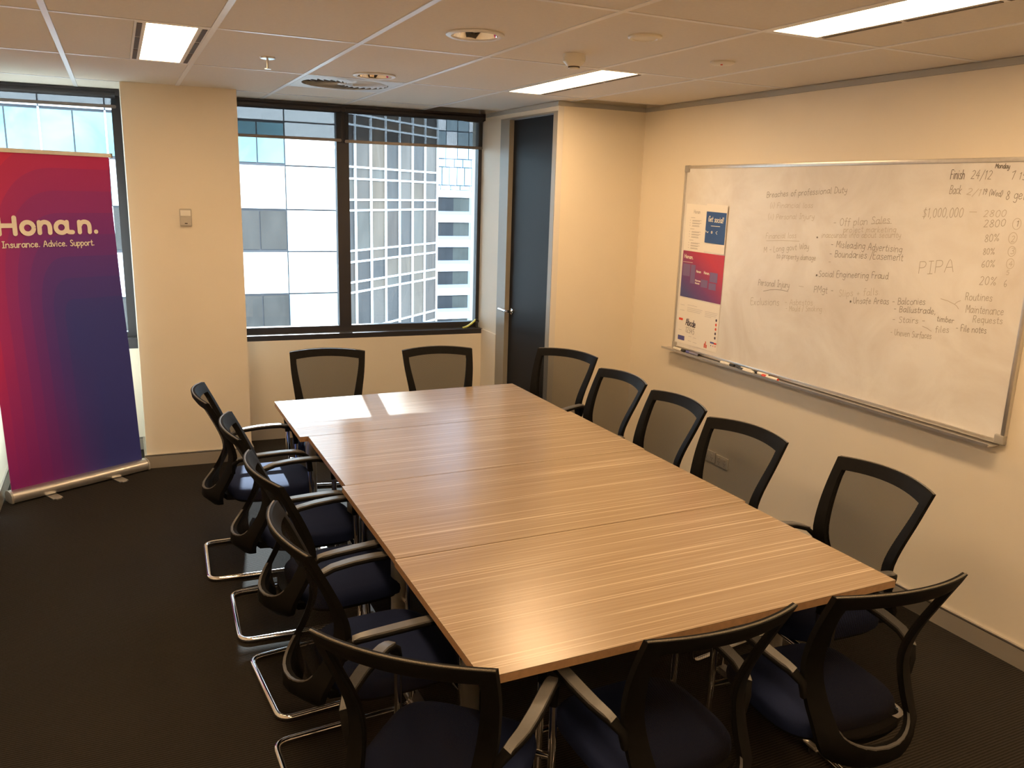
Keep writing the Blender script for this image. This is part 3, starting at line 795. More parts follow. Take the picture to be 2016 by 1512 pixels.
# ------------------------------------------------------------------ other ceiling fittings
def downlight(x, y, label):
    t = thing('downlight', label, 'downlight', (x, y, ZC), 0, 'recessed round downlights')
    bm = nb(); lathe(bm, [(0.119, 0.002), (0.119, -0.003), (0.110, -0.008), (0.098, -0.006), (0.095, 0.004)], 40); finish('trim_ring', bm, 'tbar', t, 50)
    bm = nb(); lathe(bm, [(0.0955, 0.0), (0.088, 0.024), (0.074, 0.042), (0.060, 0.0485), (0, 0.049)], 40); finish('reflector', bm, 'chrome', t, 50)
    bm = nb(); lathe(bm, [(0, 0.010), (0.012, 0.012), (0.022, 0.022), (0.022, 0.040)], 20); finish('bulb', bm, 'white_plastic', t, 50)
    return t
downlight(1.36, 3.303, 'round chrome downlight nearest the viewer, over the table')
downlight(1.358, 4.774, 'round chrome downlight beside the swirl air diffuser')
t = thing('smoke_detector', 'cream cone-shaped smoke detector between the downlight and the window light', 'smoke detector', (1.925, 3.49, ZC))
bm = nb(); lathe(bm, [(0, 0.003), (0.050, 0.003), (0.052, -0.018), (0.050, -0.030), (0.030, -0.050), (0, -0.050)], 28); finish('detector_body', bm, 'white_plastic', t, 35)
bm = nb(); lathe(bm, [(0.027, -0.049), (0.026, -0.056), (0, -0.056)], 24); finish('detector_vent', bm, 'slot', t, 35)
bm = nb(); lathe(bm, [(0.0, -0.055), (0.025, -0.056), (0.022, -0.062), (0, -0.063)], 24); finish('detector_cap', bm, 'white_plastic', t, 35)
t = thing('ceiling_speaker', 'flat round cream ceiling speaker plate above the right side of the table', 'speaker', (1.943, 2.95, ZC))
bm = nb(); lathe(bm, [(0, 0.003), (0.068, 0.003), (0.068, -0.003), (0.062, -0.008), (0.050, -0.009)], 36); bm2 = None; finish('rim', bm, 'white_plastic', t, 35)
bm = nb(); lathe(bm, [(0.050, -0.009), (0.047, -0.006), (0, -0.007)], 36); finish('grille', bm, 'white_plastic', t, 35)
t = thing('motion_sensor', 'small round white motion sensor near the whiteboard wall', 'sensor', (2.588, 3.27, ZC))
bm = nb(); lathe(bm, [(0, 0.003), (0.056, 0.003), (0.056, -0.004), (0.046, -0.010), (0, -0.011)], 32); finish('sensor_plate', bm, 'white_plastic', t, 35)
bm = nb(); lathe(bm, [(0.006, -0.0105), (0.005, -0.014), (0, -0.015)], 12, (-0.012, -0.01, 0)); finish('indicator', bm, 'marker_red', t, 60)
t = thing('sprinkler', 'small chrome fire sprinkler head left of the swirl air diffuser', 'sprinkler', (0.727, 4.47, ZC))
bm = nb(); lathe(bm, [(0, 0.003), (0.038, 0.003), (0.036, -0.004), (0.014, -0.009), (0, -0.009)], 24); finish('escutcheon', bm, 'alu', t, 40)
bm = nb(); tube(bm, [(0, 0, -0.008), (0, 0, -0.050)], 0.0055, 10); lathe(bm, [(0, -0.050), (0.016, -0.050), (0.016, -0.053), (0, -0.053)], 16)
finish('sprinkler_stem', bm, 'alu', t, 40)
# swirl air diffuser
DX, DY = 1.318, 5.282
t = thing('air_diffuser', 'square grey ceiling air diffuser with a round swirl of vanes by the window', 'air vent', (DX, DY, ZC))
bm = nb(); h = 0.2905; ed = []
c = [bm.verts.new(p) for p in ((-h, -h, 0), (h, -h, 0), (h, h, 0), (-h, h, 0))]
ed += [bm.edges.new((c[i], c[(i+1) % 4])) for i in range(4)]
hh = [bm.verts.new((0.262*math.cos(2*PI*k/48), 0.262*math.sin(2*PI*k/48), 0)) for k in range(48)]
ed += [bm.edges.new((hh[i], hh[(i+1) % 48])) for i in range(48)]
bmesh.ops.triangle_fill(bm, use_beauty=True, edges=ed)
r_ = bmesh.ops.extrude_face_region(bm, geom=bm.faces[:])
bmesh.ops.translate(bm, verts=[v for v in r_['geom'] if isinstance(v, bmesh.types.BMVert)], vec=(0, 0, 0.004))
MAT['vane_grey'] = simple('diffuser_grey', (0.62, 0.62, 0.60), 0.4)
finish('face_plate', bm, 'vane_grey', t)
bm = nb(); lathe(bm, [(0.262, 0.004), (0.262, 0.040), (0, 0.040)], 36); finish('plenum', bm, 'plenum', t)
vm = None
for k in range(26):
    if vm is None:
        bm = nb(); S = []
        for q in range(6):
            u = q/5; r = 0.050 + 0.207*u; a = 0.55*u*u; wdt = (0.45*r+0.006)*0.24*1.95
            cx_, cy_ = r*math.cos(a), r*math.sin(a); tx, ty = -math.sin(a), math.cos(a)
            S.append([(cx_-tx*wdt*0.5, cy_-ty*wdt*0.5, 0.010), (cx_+tx*wdt*0.5, cy_+ty*wdt*0.5, 0.000), (cx_+tx*wdt*0.5, cy_+ty*wdt*0.5, 0.002), (cx_-tx*wdt*0.5, cy_-ty*wdt*0.5, 0.012)])
        loft(bm, S); o = finish('vane', bm, 'vane_grey', t); vm = o
    else:
        o = vm.copy(); COL.objects.link(o); o.rotation_euler = (0, 0, 2*PI*k/26)
bm = nb(); lathe(bm, [(0, -0.001), (0.045, 0.0), (0.052, 0.006), (0.052, 0.018), (0, 0.018)], 28); finish('hub', bm, 'vane_grey', t, 40)

# ------------------------------------------------------------------ conference tables
def table(x0, x1, y0, y1, off, rz, label):
    cx, cy_ = (x0+x1)/2, (y0+y1)/2; hx, hy = (x1-x0)/2, (y1-y0)/2-0.0025
    t = thing('conference_table', label, 'table', (cx, cy_, 0), rz, 'four tables pushed together')
    bm = nb(); box(bm, -hx, hx, -hy, hy, 0.7275, 0.730); finish('tabletop', bm, laminate('oak_laminate', off), t)
    bm = nb(); box(bm, -hx, hx, -hy, hy, 0.703, 0.7274); finish('edge_band', bm, 'edge_band', t)
    bx('frame_beam', 'steel_black', t, -hx+0.14, hx-0.14, -0.02, 0.02, 0.655, 0.703)
    for s in (-1, 1):
        lx = s*(hx-0.13)
        bm = nb(); tube(bm, [(lx, 0, 0.05), (lx, 0, 0.70)], 0.030, 16); l = finish('leg', bm, 'alu', t, 50)
        bx('bracket', 'steel_black', l, lx-0.035, lx+0.035, -0.24, 0.24, 0.672, 0.7028, None, 0.004)
        bm = nb(); box(bm, lx-0.030, lx+0.030, -0.29, 0.29, 0.022, 0.052); bmesh.ops.bevel(bm, geom=bm.edges[:], offset=0.012, segments=3, affect='EDGES')
        finish('foot', bm, 'alu', l, 35)
        for e in (-1, 1):
            bm = nb(); lathe(bm, [(0, 0), (0.020, 0), (0.020, 0.012), (0.008, 0.022), (0, 0.022)], 14, (lx, e*0.255, 0)); finish('glide', bm, 'marker_black', l, 40)
    return t
table(0.785, 2.320, 1.772, 2.554, 0.3, 0, 'light oak-look table nearest the viewer, its near edge behind three chair backs')
table(0.790, 2.335, 2.554, 3.330, 1.7, 0, 'light oak-look table second from the viewer, joined by a thin seam')
table(0.806, 2.345, 3.330, 4.108, 2.9, 0, 'light oak-look table third from the viewer, set in a little at the left')
table(0.764, 2.325, 4.108, 4.883, 4.4, 0, 'light oak-look table nearest the window, glaring with sunlight')

# ------------------------------------------------------------------ chairs
HT = 0.94
YE = [(0.350, -0.205), (0.385, -0.232), (0.43, -0.240), (0.47, -0.225), (0.53, -0.192), (0.60, -0.168), (0.66, -0.166), (0.74, -0.190), (0.85, -0.240), (HT, -0.285)]
HWT = [(0.350, 0.120), (0.395, 0.165), (0.45, 0.186), (0.52, 0.196), (0.62, 0.204), (0.70, 0.214), (0.82, 0.231), (HT, 0.240)]
DEP = [(0.350, 0.070), (0.395, 0.078), (0.50, 0.066), (0.62, 0.050), (0.80, 0.050), (HT, 0.056)]
def ysurf(x, z):
    h = smooth_interp(HWT, z); return smooth_interp(YE, z) - smooth_interp(DEP, z)*(1-min(1.0, (x/max(h, 0.05))**2))
def ymesh(x, z):
    y = ysurf(x, z)
    if z < 0.60:
        t = min(1, (0.60-z)/0.12); y = y + 0.034*t*t*(3-2*t)*(1-0.7*min(1, abs(x)/0.15)**2)
    return y
def outer_inner():
    O, I = [], []
    n = 12
    for k in range(n+1):            # top, right to left
        u = 1-2*k/n; O.append((u*0.240, HT + 0.012*(1-u*u))); I.append((u*0.198, HT-0.044 + 0.010*(1-u*u)))
    m = 14
    for k in range(1, m+1):         # left side down
        z = lerp(HT, 0.50, k/m); zi = lerp(HT-0.044, 0.50, k/m)
        w = lerp(0.036, 0.058, k/m)
        O.append((-smooth_interp(HWT, z), z)); I.append((-(smooth_interp(HWT, zi)-w), zi))
    b = 14
    def se(v, p): return math.copysign(abs(v)**p, v)
    xo, xi = smooth_interp(HWT, 0.50), smooth_interp(HWT, 0.50)-0.058
    for k in range(1, b):           # bottom arc
        a = PI + PI*k/b
        O.append((xo*se(math.cos(a), 0.75), 0.50 + 0.150*se(math.sin(a), 0.75))); I.append((xi*se(math.cos(a), 0.8), 0.50 + 0.060*se(math.sin(a), 0.8)))
    for k in range(m, 0, -1):
        z = lerp(HT, 0.50, k/m); zi = lerp(HT-0.044, 0.50, k/m); w = lerp(0.036, 0.058, k/m)
        O.append((smooth_interp(HWT, z), z)); I.append(((smooth_interp(HWT, zi)-w), zi))
    return O, I
def make_chair():
    t = thing('office_chair', 'x', 'chair')
    O, I = outer_inner()
    bm = nb(); S = []
    for (xo, zo), (xi, zi) in zip(O, I):
        yo, yi = ysurf(xo, zo), ysurf(xi, zi)
        xm, zm = (xo+xi)/2, (zo+zi)/2
        th = 0.013
        S.append([(xo, yo+th*0.5, zo), (xm, ysurf(xm, zm)+th, zm), (xi, yi+th, zi), (xi, yi-th, zi), (xm, ysurf(xm, zm)-th*1.2, zm), (xo, yo-th, zo)])
    loft(bm, S, closed=True)
    finish('back_frame', bm, 'black_plastic', t, 50)
    # mesh panel
    bm = nb(); rows = []
    zlo = 0.448
    for j in range(17):
        v = j/16; zc = lerp(zlo, HT-0.036, v)
        w = (smooth_interp(HWT, max(zc, 0.50))-0.036) if zc > 0.50 else (smooth_interp(HWT, 0.50)-0.044)*max(0.35, (1-((0.50-zc)/0.062)**2))**0.5
        row = []
        for i in range(11):
            u = -1+2*i/10; x = u*w; z = zc + (0.010*(1-u*u))*v
            row.append(bm.verts.new((x, ymesh(x, z), z)))
        rows.append(row)
    for a, b in zip(rows, rows[1:]):
        for i in range(10): bm.faces.new((a[i], a[i+1], b[i+1], b[i]))
    finish('back_mesh', bm, 'mesh', t, 60)
    # highlight along the top rail, put in as an added pale tube
    bm = nb(); tube(bm, [(u*0.238, ysurf(u*0.238, HT)-0.006, HT+0.012*(1-u*u)+0.0005) for u in [-1+2*k/16 for k in range(17)]], 0.0032, 6)
    finish('top_highlight', bm, 'edge_highlight', t, 60)
    # added pale strip standing for light caught on the lower shell's inner edge
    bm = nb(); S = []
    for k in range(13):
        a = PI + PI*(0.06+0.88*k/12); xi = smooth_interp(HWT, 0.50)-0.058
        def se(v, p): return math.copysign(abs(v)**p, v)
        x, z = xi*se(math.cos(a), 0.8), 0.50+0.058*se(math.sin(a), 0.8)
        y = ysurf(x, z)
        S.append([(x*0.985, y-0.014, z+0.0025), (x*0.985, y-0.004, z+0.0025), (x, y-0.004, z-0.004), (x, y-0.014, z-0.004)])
    loft(bm, S); finish('rim_glint', bm, 'grey_pad', t, 50)
    # shell web carrying the seat
    bm = nb(); S = []
    for k in range(9):
        u = -1+k/4; x = u*0.150
        S.append([(x, -0.215-0.03*(1-u*u), 0.402), (x, -0.10, 0.392), (x, -0.10, 0.403), (x, -0.215-0.03*(1-u*u), 0.432)])
    loft(bm, S); finish('rear_bracket', bm, 'black_plastic', t, 50)
    # seat
    bm = nb(); n = 12; R1 = []
    def sh(a, w, d, p=0.55):
        c_, s_ = math.cos(a), math.sin(a)
        return (math.copysign(abs(c_)**p, c_)*w, math.copysign(abs(s_)**p, s_)*d + 0.018)
    N = 40; secs = []
    for (sc, z) in ((0.90, 0.405), (0.985, 0.412), (1.0, 0.432), (0.99, 0.450), (0.955, 0.462), (0.86, 0.470), (0.6, 0.474), (0.25, 0.475)):
        ring = []
        for k in range(N):
            x, y = sh(2*PI*k/N, 0.226*sc, 0.222*sc)
            zz = z - (0.018*max(0, (y-0.10)/0.14)**2 if y > 0.10 else 0)
            ring.append((x, y, zz))
        secs.append(ring)
    V = loft(bm, secs); finish('seat', bm, 'navy', t, 60)
    bm = nb(); secs = []
    for (sc, z) in ((0.80, 0.388), (0.92, 0.394), (0.93, 0.4045)):
        secs.append([(*sh(2*PI*k/N, 0.226*sc, 0.222*sc), z) for k in range(N)])
    loft(bm, secs); finish('seat_pan', bm, 'black_plastic', t, 50)
    # arms
    for s in (-1, 1):
        P = [(0.200, -0.180, 0.560), (0.210, -0.178, 0.608), (0.230, -0.150, 0.636), (0.248, -0.095, 0.650), (0.255, -0.02, 0.657), (0.256, 0.06, 0.660), (0.255, 0.115, 0.658), (0.253, 0.155, 0.648), (0.251, 0.180, 0.626), (0.250, 0.190, 0.595), (0.249, 0.194, 0.550)]
        W = [0.020, 0.026, 0.036, 0.044, 0.047, 0.047, 0.045, 0.042, 0.038, 0.032, 0.026]
        TH = [0.020, 0.020, 0.019, 0.018, 0.018, 0.018, 0.019, 0.020, 0.023, 0.026, 0.028]
        bm = nb(); S = []
        for i, p in enumerate(P):
            a = Vector(P[max(0, i-1)]); b = Vector(P[min(len(P)-1, i+1)]); tg = (b-a).normalized()
            side = Vector((1, 0, 0)); side = (side - tg*side.dot(tg)).normalized(); up_ = side.cross(tg)
            c_ = Vector(p); w, h_ = W[i]/2, TH[i]/2
            q = []
            for k in range(12):
                aa = 2*PI*k/12
                q.append(c_ + side*math.copysign(abs(math.cos(aa))**0.6, math.cos(aa))*w + up_*math.copysign(abs(math.sin(aa))**0.6, math.sin(aa))*h_)
            S.append([Vector((v.x*s, v.y, v.z)) for v in q])
        loft(bm, S); arm = finish('armrest', bm, 'black_plastic', t, 60)
        bm = nb(); S = []
        for k in range(15):
            v = k/14; f_ = 1.9 + v*5.2; i = min(len(P)-2, int(f_)); fr = f_-i
            a = Vector(P[i]).lerp(Vector(P[i+1]), fr); w = lerp(W[i], W[i+1], fr)/2-0.004; hh_ = lerp(TH[i], TH[i+1], fr)/2
            tg = (Vector(P[i+1])-Vector(P[i])).normalized(); side = Vector((1, 0, 0)); side = (side-tg*side.dot(tg)).normalized(); up_ = side.cross(tg)
            e = 1.0 if v < 0.96 else 0.85
            q = [a+side*w*e+up_*(hh_*0.55), a+side*w*0.86*e+up_*(hh_+0.0035), a-side*w*0.86*e+up_*(hh_+0.0035), a-side*w*e+up_*(hh_*0.55)]
            S.append([Vector((v_.x*s, v_.y, v_.z)) for v_ in q])
        loft(bm, S); finish('arm_pad', bm, 'grey_pad', arm, 50)
    # chrome cantilever sled
    L_ = [(0.249, 0.194, 0.560), (0.249, 0.200, 0.30), (0.247, 0.212, 0.0135), (0.238, -0.322, 0.0135)]
    pts = L_ + [(-x, y, z) for (x, y, z) in L_[::-1]]
    bm = nb(); tube(bm, fillet(pts, 0.055, 6), 0.0125, 12); finish('sled_base', bm, 'chrome', t, 60)
    bm = nb(); tube(bm, [(-0.24, 0.198, 0.375), (0.24, 0.198, 0.375)], 0.011, 10); tube(bm, [(-0.10, 0.20, 0.377), (-0.10, -0.14, 0.384)], 0.009, 8); tube(bm, [(0.10, 0.20, 0.377), (0.10, -0.14, 0.384)], 0.009, 8)
    finish('seat_support', bm, 'chrome', t, 60)
    return t
chair0 = make_chair()
CH = [  # back-top midpoint x, y, heading degrees, label, group
 (0.340, 4.360, -92.5, 'mesh-back office chair at the left side nearest the window, sunlight on its blue seat', 'chairs along the left side of the table'),
 (0.405, 3.700, -92.0, 'mesh-back office chair second from the window along the left side of the table', 'chairs along the left side of the table'),
 (0.437, 3.072, -85.0, 'mesh-back office chair third from the window along the left side of the table', 'chairs along the left side of the table'),
 (0.425, 2.470, -88.0, 'mesh-back office chair nearest the viewer along the left side of the table', 'chairs along the left side of the table'),
 (1.171, 5.262, 168.0, 'mesh-back office chair at the window end under the left pane', 'chairs at the window end of the table'),
 (1.881, 5.132, 173.0, 'mesh-back office chair at the window end under the right pane', 'chairs at the window end of the table'),
 (2.677, 4.773, 117.0, 'mesh-back office chair turned at the corner in front of the closet door', 'chairs along the whiteboard side of the table'),
 (2.638, 4.030, 92.0, 'mesh-back office chair second from the closet door along the whiteboard side', 'chairs along the whiteboard side of the table'),
 (2.605, 3.434, 89.0, 'mesh-back office chair third from the closet door, its arm end just past the table', 'chairs along the whiteboard side of the table'),
 (2.573, 2.863, 97.0, 'mesh-back office chair with the power outlets seen through its back', 'chairs along the whiteboard side of the table'),
 (2.666, 2.163, 86.4, 'mesh-back office chair nearest the viewer along the whiteboard side', 'chairs along the whiteboard side of the table'),
 (0.525, 1.662, -44.0, 'mesh-back office chair turned at the near left corner, cropped by the bottom edge', 'chairs at the near end of the table'),
 (1.316, 1.476, 1.0, 'mesh-back office chair in the middle of the near end, back to the viewer', 'chairs at the near end of the table'),
 (1.922, 1.450, -4.0, 'mesh-back office chair at the right of the near end, beside the skirting', 'chairs at the near end of the table'),
]
for k, (mx_, my_, deg, lab, grp) in enumerate(CH):
    a = math.radians(deg); fx, fy = -math.sin(a), math.cos(a); off = 0.285
    loc = (mx_+fx*off, my_+fy*off, 0)
    if k == 0:
        chair0.location = loc; chair0.rotation_euler = (0, 0, a); chair0['label'] = lab; chair0['group'] = grp
    else: dup(chair0, loc, a, lab, grp)
# ------------------------------------------------------------------ whiteboard with tray, papers, markers
WY0, WY1, WZ0, WZ1 = 2.212, 4.662, 0.962, 2.191
wbd = thing('whiteboard', 'large wall whiteboard covered with faded handwritten notes', 'whiteboard', (XR, 0, 0))
bx('board_panel', 'board', wbd, -0.016, -0.002, WY0+0.01, WY1-0.01, WZ0+0.01, WZ1-0.01)
for (a, b, c, d) in ((WY0, WY1, WZ1-0.020, WZ1), (WY0, WY1, WZ0, WZ0+0.020), (WY0, WY0+0.020, WZ0, WZ1), (WY1-0.020, WY1, WZ0, WZ1)):
    bx('board_frame', 'alu', wbd, -0.022, 0, a, b, c, d, None, 0.003)
MAT['corner_grey'] = simple('corner_grey', (0.36, 0.34, 0.31), 0.45)
for yy in (WY0, WY1-0.045):
    for zz in (WZ0-0.002, WZ1-0.043):
        bx('corner_cap', 'corner_grey', wbd, -0.025, 0, yy-0.002, yy+0.047, zz, zz+0.045, None, 0.008, 3)
bm = nb(); box(bm, -0.075, 0, WY0+0.03, WY1+0.045, WZ0-0.012, WZ0-0.006); box(bm, -0.079, -0.073, WY0+0.03, WY1+0.045, WZ0-0.012, WZ0+0.002)
finish('pen_tray', bm, 'alu', wbd)
RNG = random.Random(5)
fb = lambda u, v, w=0: (-0.0166-w, u, v)
for (txt, y0, z0, y1, z1, h, dk) in WRITE:
    write('handwriting', txt, y0, z0, y1, z1, h, 0.0026 if dk < 4 else 0.0034, 'hand%d' % dk, fb, wbd, jit=0.05, slant=0.10)
for (y0, z0, y1, z1, dk) in RULES:
    bm = nb(); ribbon(bm, [(y0, z0), ((y0+y1)/2, (z0+z1)/2+0.003), (y1, z1)], 0.0028, fb); finish('handwriting', bm, 'hand%d' % max(1, dk), wbd)
for (y, z, r) in RINGS:
    bm = nb(); ribbon(bm, [(y+r*0.8*math.cos(2*PI*k/20), z+r*math.sin(2*PI*k/20)) for k in range(20)] + [(y+r*0.8, z+0.002)], 0.0024, fb); finish('handwriting', bm, 'hand1', wbd)
for (y, z, r) in ((3.432, 1.792, 0.005), (3.405, 1.588, 0.006), (3.150, 1.476, 0.006)):
    bm = nb(); bm.faces.new([bm.verts.new(fb(y+r*math.cos(2*PI*k/10), z+r*math.sin(2*PI*k/10))) for k in range(10)])
    finish('handwriting', bm, 'hand4', wbd)

# sheets fixed on the board: u runs from the left edge of the sheet to the right (towards -Y)
def sheet(name, y0, y1, z0, z1, mat, label, dx=0.0, skewz=0.0, curl=0.0, cat='poster'):
    """y0 > y1: left and right edges"""
    o = thing(name, label, cat, (XR-0.0165-dx, y0, z0), 0, 'papers on the left end of the whiteboard')
    W_, H_ = y0-y1, z1-z0
    bm = nb(); uvl = bm.loops.layers.uv.new('UVMap')
    g = [[bm.verts.new((-0.0004-(curl*(i/6)**3), -W_*i/6, H_*j/6 - skewz*i/6)) for j in range(7)] for i in range(7)]
    for i in range(6):
        for j in range(6):
            f = bm.faces.new((g[i][j], g[i+1][j], g[i+1][j+1], g[i][j+1]))
            for lp, (a, b) in zip(f.loops, ((i, j), (i+1, j), (i+1, j+1), (i, j+1))): lp[uvl].uv = (a/6, b/6)
    me = bpy.data.meshes.new('paper'); bm.to_mesh(me); bm.free(); me.materials.append(MAT['white_paper']); p = link(bpy.data.objects.new('paper', me), o)
    if mat: me.materials[0] = MAT[mat]
    return o, W_, H_
def patch(o, name, u0, u1, v0, v1, mat, W_, H_, lift=0.0012, sk=0.0):
    bm = nb()
    bm.faces.new([bm.verts.new((-lift, -u*W_, v*H_ - sk*u)) for u, v in ((u0, v0), (u1, v0), (u1, v1), (u0, v1))])
    uvl = bm.loops.layers.uv.new('UVMap')
    for f in bm.faces:
        for lp, q in zip(f.loops, ((u0, v0), (u1, v0), (u1, v1), (u0, v1))): lp[uvl].uv = q
    return finish(name, bm, mat, o)
def lines(o, rows, mat, W_, H_, th=0.0022, sk=0.0, name='print_lines', lift=0.0014):
    bm = nb()
    for (u0, u1, v) in rows:
        z = v*H_
        bm.faces.new([bm.verts.new((-lift, -u*W_, zz-sk*u)) for u, zz in ((u0, z), (u1, z), (u1, z+th), (u0, z+th))])
    return finish(name, bm, mat, o)
o, W_, H_ = sheet('notice_sheet', 4.618, 4.400, 1.640, 1.946, None, 'white printed notice, upper left of the papers on the whiteboard', 0.0, 0.008)
fl = lambda k, z0=0.0: (lambda u, v, w=0: (-k-w, -u, v))
write('print_heading', 'Honan', 0.085, 0.245, 0.150, 0.243, 0.022, 0.0028, 'ink_grey', fl(0.0016), o)
rows = []
v = 0.70
for blk in range(3):
    rows.append((0.26, 0.46, v)); v -= 0.055
    for r in range(3):
        rows.append((0.22, 0.26, v)); rows.append((0.34, 0.78-0.1*(r == 2), v)); rows.append((0.34, 0.70, v-0.016)); v -= 0.055
    v -= 0.02
lines(o, rows, 'ink_grey', W_, H_, 0.0025)
o, W_, H_ = sheet('social_poster', 4.404, 4.188, 1.646, 1.950, None, 'small white sheet with a blue panel reading Get social!', 0.0012, 0.008, 0.006)
patch(o, 'blue_panel', 0.05, 0.97, 0.19, 0.84, 'poster_blue', W_, H_, 0.0064, 0.006)
L6 = 0.0072
write('print_heading', 'Get social!', 0.035, 0.193, 0.185, 0.187, 0.034, 0.0048, 'marker_white', fl(L6), o, slant=0.12)
lines(o, [(0.30, 0.72, 0.535)], 'marker_white', W_, H_, 0.004, lift=L6)
write('print_small', 'HOW TO', 0.09, 0.232, 0.128, 0.230, 0.009, 0.0014, 'ink_grey', fl(L6), o) if False else None
def icon(o, pts_list, mat, lift):
    bm = nb()
    for pts in pts_list: ribbon(bm, pts, 0.004, lambda u, v, w=0: (-lift-w, -u, v))
    finish('icon', bm, mat, o)
icon(o, [[(0.022, 0.130), (0.032, 0.122), (0.044, 0.128)], [(0.028, 0.126), (0.040, 0.120)], [(0.016, 0.134), (0.018, 0.124)]], 'marker_white', L6)
icon(o, [[(0.078, 0.117), (0.078, 0.133)], [(0.070, 0.125), (0.086, 0.125)], [(0.072, 0.119), (0.084, 0.119)], [(0.073, 0.130), (0.083, 0.130)]], 'marker_white', L6)
icon(o, [[(0.132, 0.133), (0.118, 0.124), (0.132, 0.115)]], 'marker_white', L6)
o, W_, H_ = sheet('brand_poster', 4.618, 4.187, 1.326, 1.636, 'poster', 'red to purple gradient poster headed Honan. in the middle of the papers', 0.0006, 0.004)
write('print_heading', 'Honan.', 0.020, 0.262, 0.115, 0.258, 0.024, 0.0046, 'logo_white', fl(0.0016), o)
write('print_small', 'Honan', 0.160, 0.176, 0.208, 0.175, 0.015, 0.003, 'logo_white', fl(0.0018), o)
write('print_small', 'Honan.', 0.240, 0.174, 0.298, 0.172, 0.017, 0.0034, 'logo_white', fl(0.0018), o)
write('print_small', 'Honan', 0.155, 0.118, 0.212, 0.116, 0.011, 0.003, 'logo_white', fl(0.0018), o)
write('print_small', 'Honan', 0.155, 0.100, 0.202, 0.099, 0.011, 0.003, 'logo_white', fl(0.0018), o)
for (a, b, c, d) in ((0.03, 0.21, 0.46, 0.72), (0.23, 0.34, 0.32, 0.72), (0.70, 0.88, 0.42, 0.62), (0.50, 0.66, 0.28, 0.44), (0.69, 0.86, 0.26, 0.40)):
    patch(o, 'text_block', a, b, c, d, 'poster_tint', W_, H_, 0.0014, 0.004)
lines(o, [(0.02, 0.26, 0.755)], 'logo_white', W_, H_, 0.002, lift=0.0016)
o, W_, H_ = sheet('type_specimen_sheet', 4.620, 4.187, 1.010, 1.318, None, 'white sheet showing Abcde 12345 and coloured dots, lowest of the papers', 0.0018, 0.004, 0.0)
write('print_heading', 'Abcde', 0.092, 0.130, 0.198, 0.124, 0.044, 0.0062, 'ink_dark', fl(0.0016), o)
write('print_heading', '12345', 0.096, 0.082, 0.190, 0.076, 0.036, 0.0042, 'ink_grey', fl(0.0016), o)
bm = nb()
def dot(o, u, v, r, mat, name='dot'):
    bm = nb(); bm.faces.new([bm.verts.new((-0.0016, -u+r*math.cos(2*PI*k/16), v+r*1.15*math.sin(2*PI*k/16))) for k in range(16)]); return finish(name, bm, mat, o)
for v, m_ in ((0.205, 'ink_dark'), (0.176, 'marker_red'), (0.147, 'marker_red'), (0.118, 'ink_dark'), (0.089, 'ink_dark')): dot(o, 0.408, v, 0.008, m_)
patch(o, 'colour_swatch', 0.035, 0.205, 0.06, 0.16, 'marker_blue', W_, H_, 0.0016)
patch(o, 'colour_swatch', 0.03, 0.13, 0.50, 0.55, 'marker_red', W_, H_, 0.0016)
patch(o, 'colour_swatch', 0.84, 0.93, 0.16, 0.195, 'marker_blue', W_, H_, 0.0016)
patch(o, 'colour_swatch', 0.93, 1.0-0.01, 0.155, 0.19, 'marker_red', W_, H_, 0.0016)
for u in (0.374, 0.396, 0.418): dot(o, u, 0.035, 0.0035, 'marker_red' if u > 0.38 else 'ink_dark')
for a, b in ((0.70, 0.12), (0.725, 0.17), (0.75, 0.10)): patch(o, 'bar', a, a+0.018, 0.03, b, 'marker_red', W_, H_, 0.0016)
MAT['ink_pale'] = simple('pale_ink', (0.62, 0.60, 0.60), 0.6)
lines(o, [(0.22, 0.46, 0.86), (0.22, 0.60, 0.80), (0.22, 0.58, 0.765), (0.22, 0.55, 0.73), (0.66, 0.96, 0.80), (0.66, 0.95, 0.765), (0.66, 0.93, 0.73), (0.66, 0.82, 0.695), (0.04, 0.15, 0.84), (0.04, 0.15, 0.72), (0.30, 0.38, 0.18), (0.42, 0.50, 0.17), (0.30, 0.38, 0.08), (0.42, 0.52, 0.07), (0.04, 0.12, 0.28)], 'ink_pale', W_, H_, 0.003)

# markers on the tray (u = direction along -Y)
def marker(y, dy, dxx, capmat, capleft, label, endcap=None, body='marker_white'):
    t = thing('marker', label, 'marker', (XR-0.040-dxx, y, WZ0-0.006+0.009), 0, 'whiteboard markers in the tray')
    t.rotation_euler = (0, 0, math.atan2(dxx*0, 1))
    L_ = 0.132; r = 0.0088
    def cyl(name, prof, mat):
        bm = nb(); lathe(bm, prof, 16); bmesh.ops.rotate(bm, verts=bm.verts[:], cent=(0, 0, 0), matrix=Matrix.Rotation(PI/2, 3, 'X'))
        finish(name, bm, mat, t, 50)
    # local axis z of the profile becomes -Y after rotation
    if capleft:
        cyl('cap', [(0, 0), (r*0.95, 0.001), (r*1.06, 0.006), (r*1.06, 0.038), (0, 0.038)], capmat)
        cyl('barrel', [(0, 0.038), (r*0.98, 0.0382), (r*0.98, L_-0.006), (r*0.8, L_-0.001), (0, L_-0.001)], body)
        if endcap: cyl('end_plug', [(0, L_-0.001), (r*0.85, L_-0.0008), (r*0.8, L_+0.003), (0, L_+0.003)], endcap)
    else:
        cyl('barrel', [(0, 0), (r*0.8, 0.001), (r*0.98, 0.006), (r*0.98, L_-0.038), (0, L_-0.038)], body)
        cyl('cap', [(0, L_-0.038), (r*1.06, L_-0.0378), (r*1.06, L_-0.006), (r*0.95, L_), (0, L_)], capmat)
        if endcap: cyl('end_plug', [(0, -0.003), (r*0.8, -0.003), (r*0.85, 0.001), (0, 0.001)], endcap)
    return t
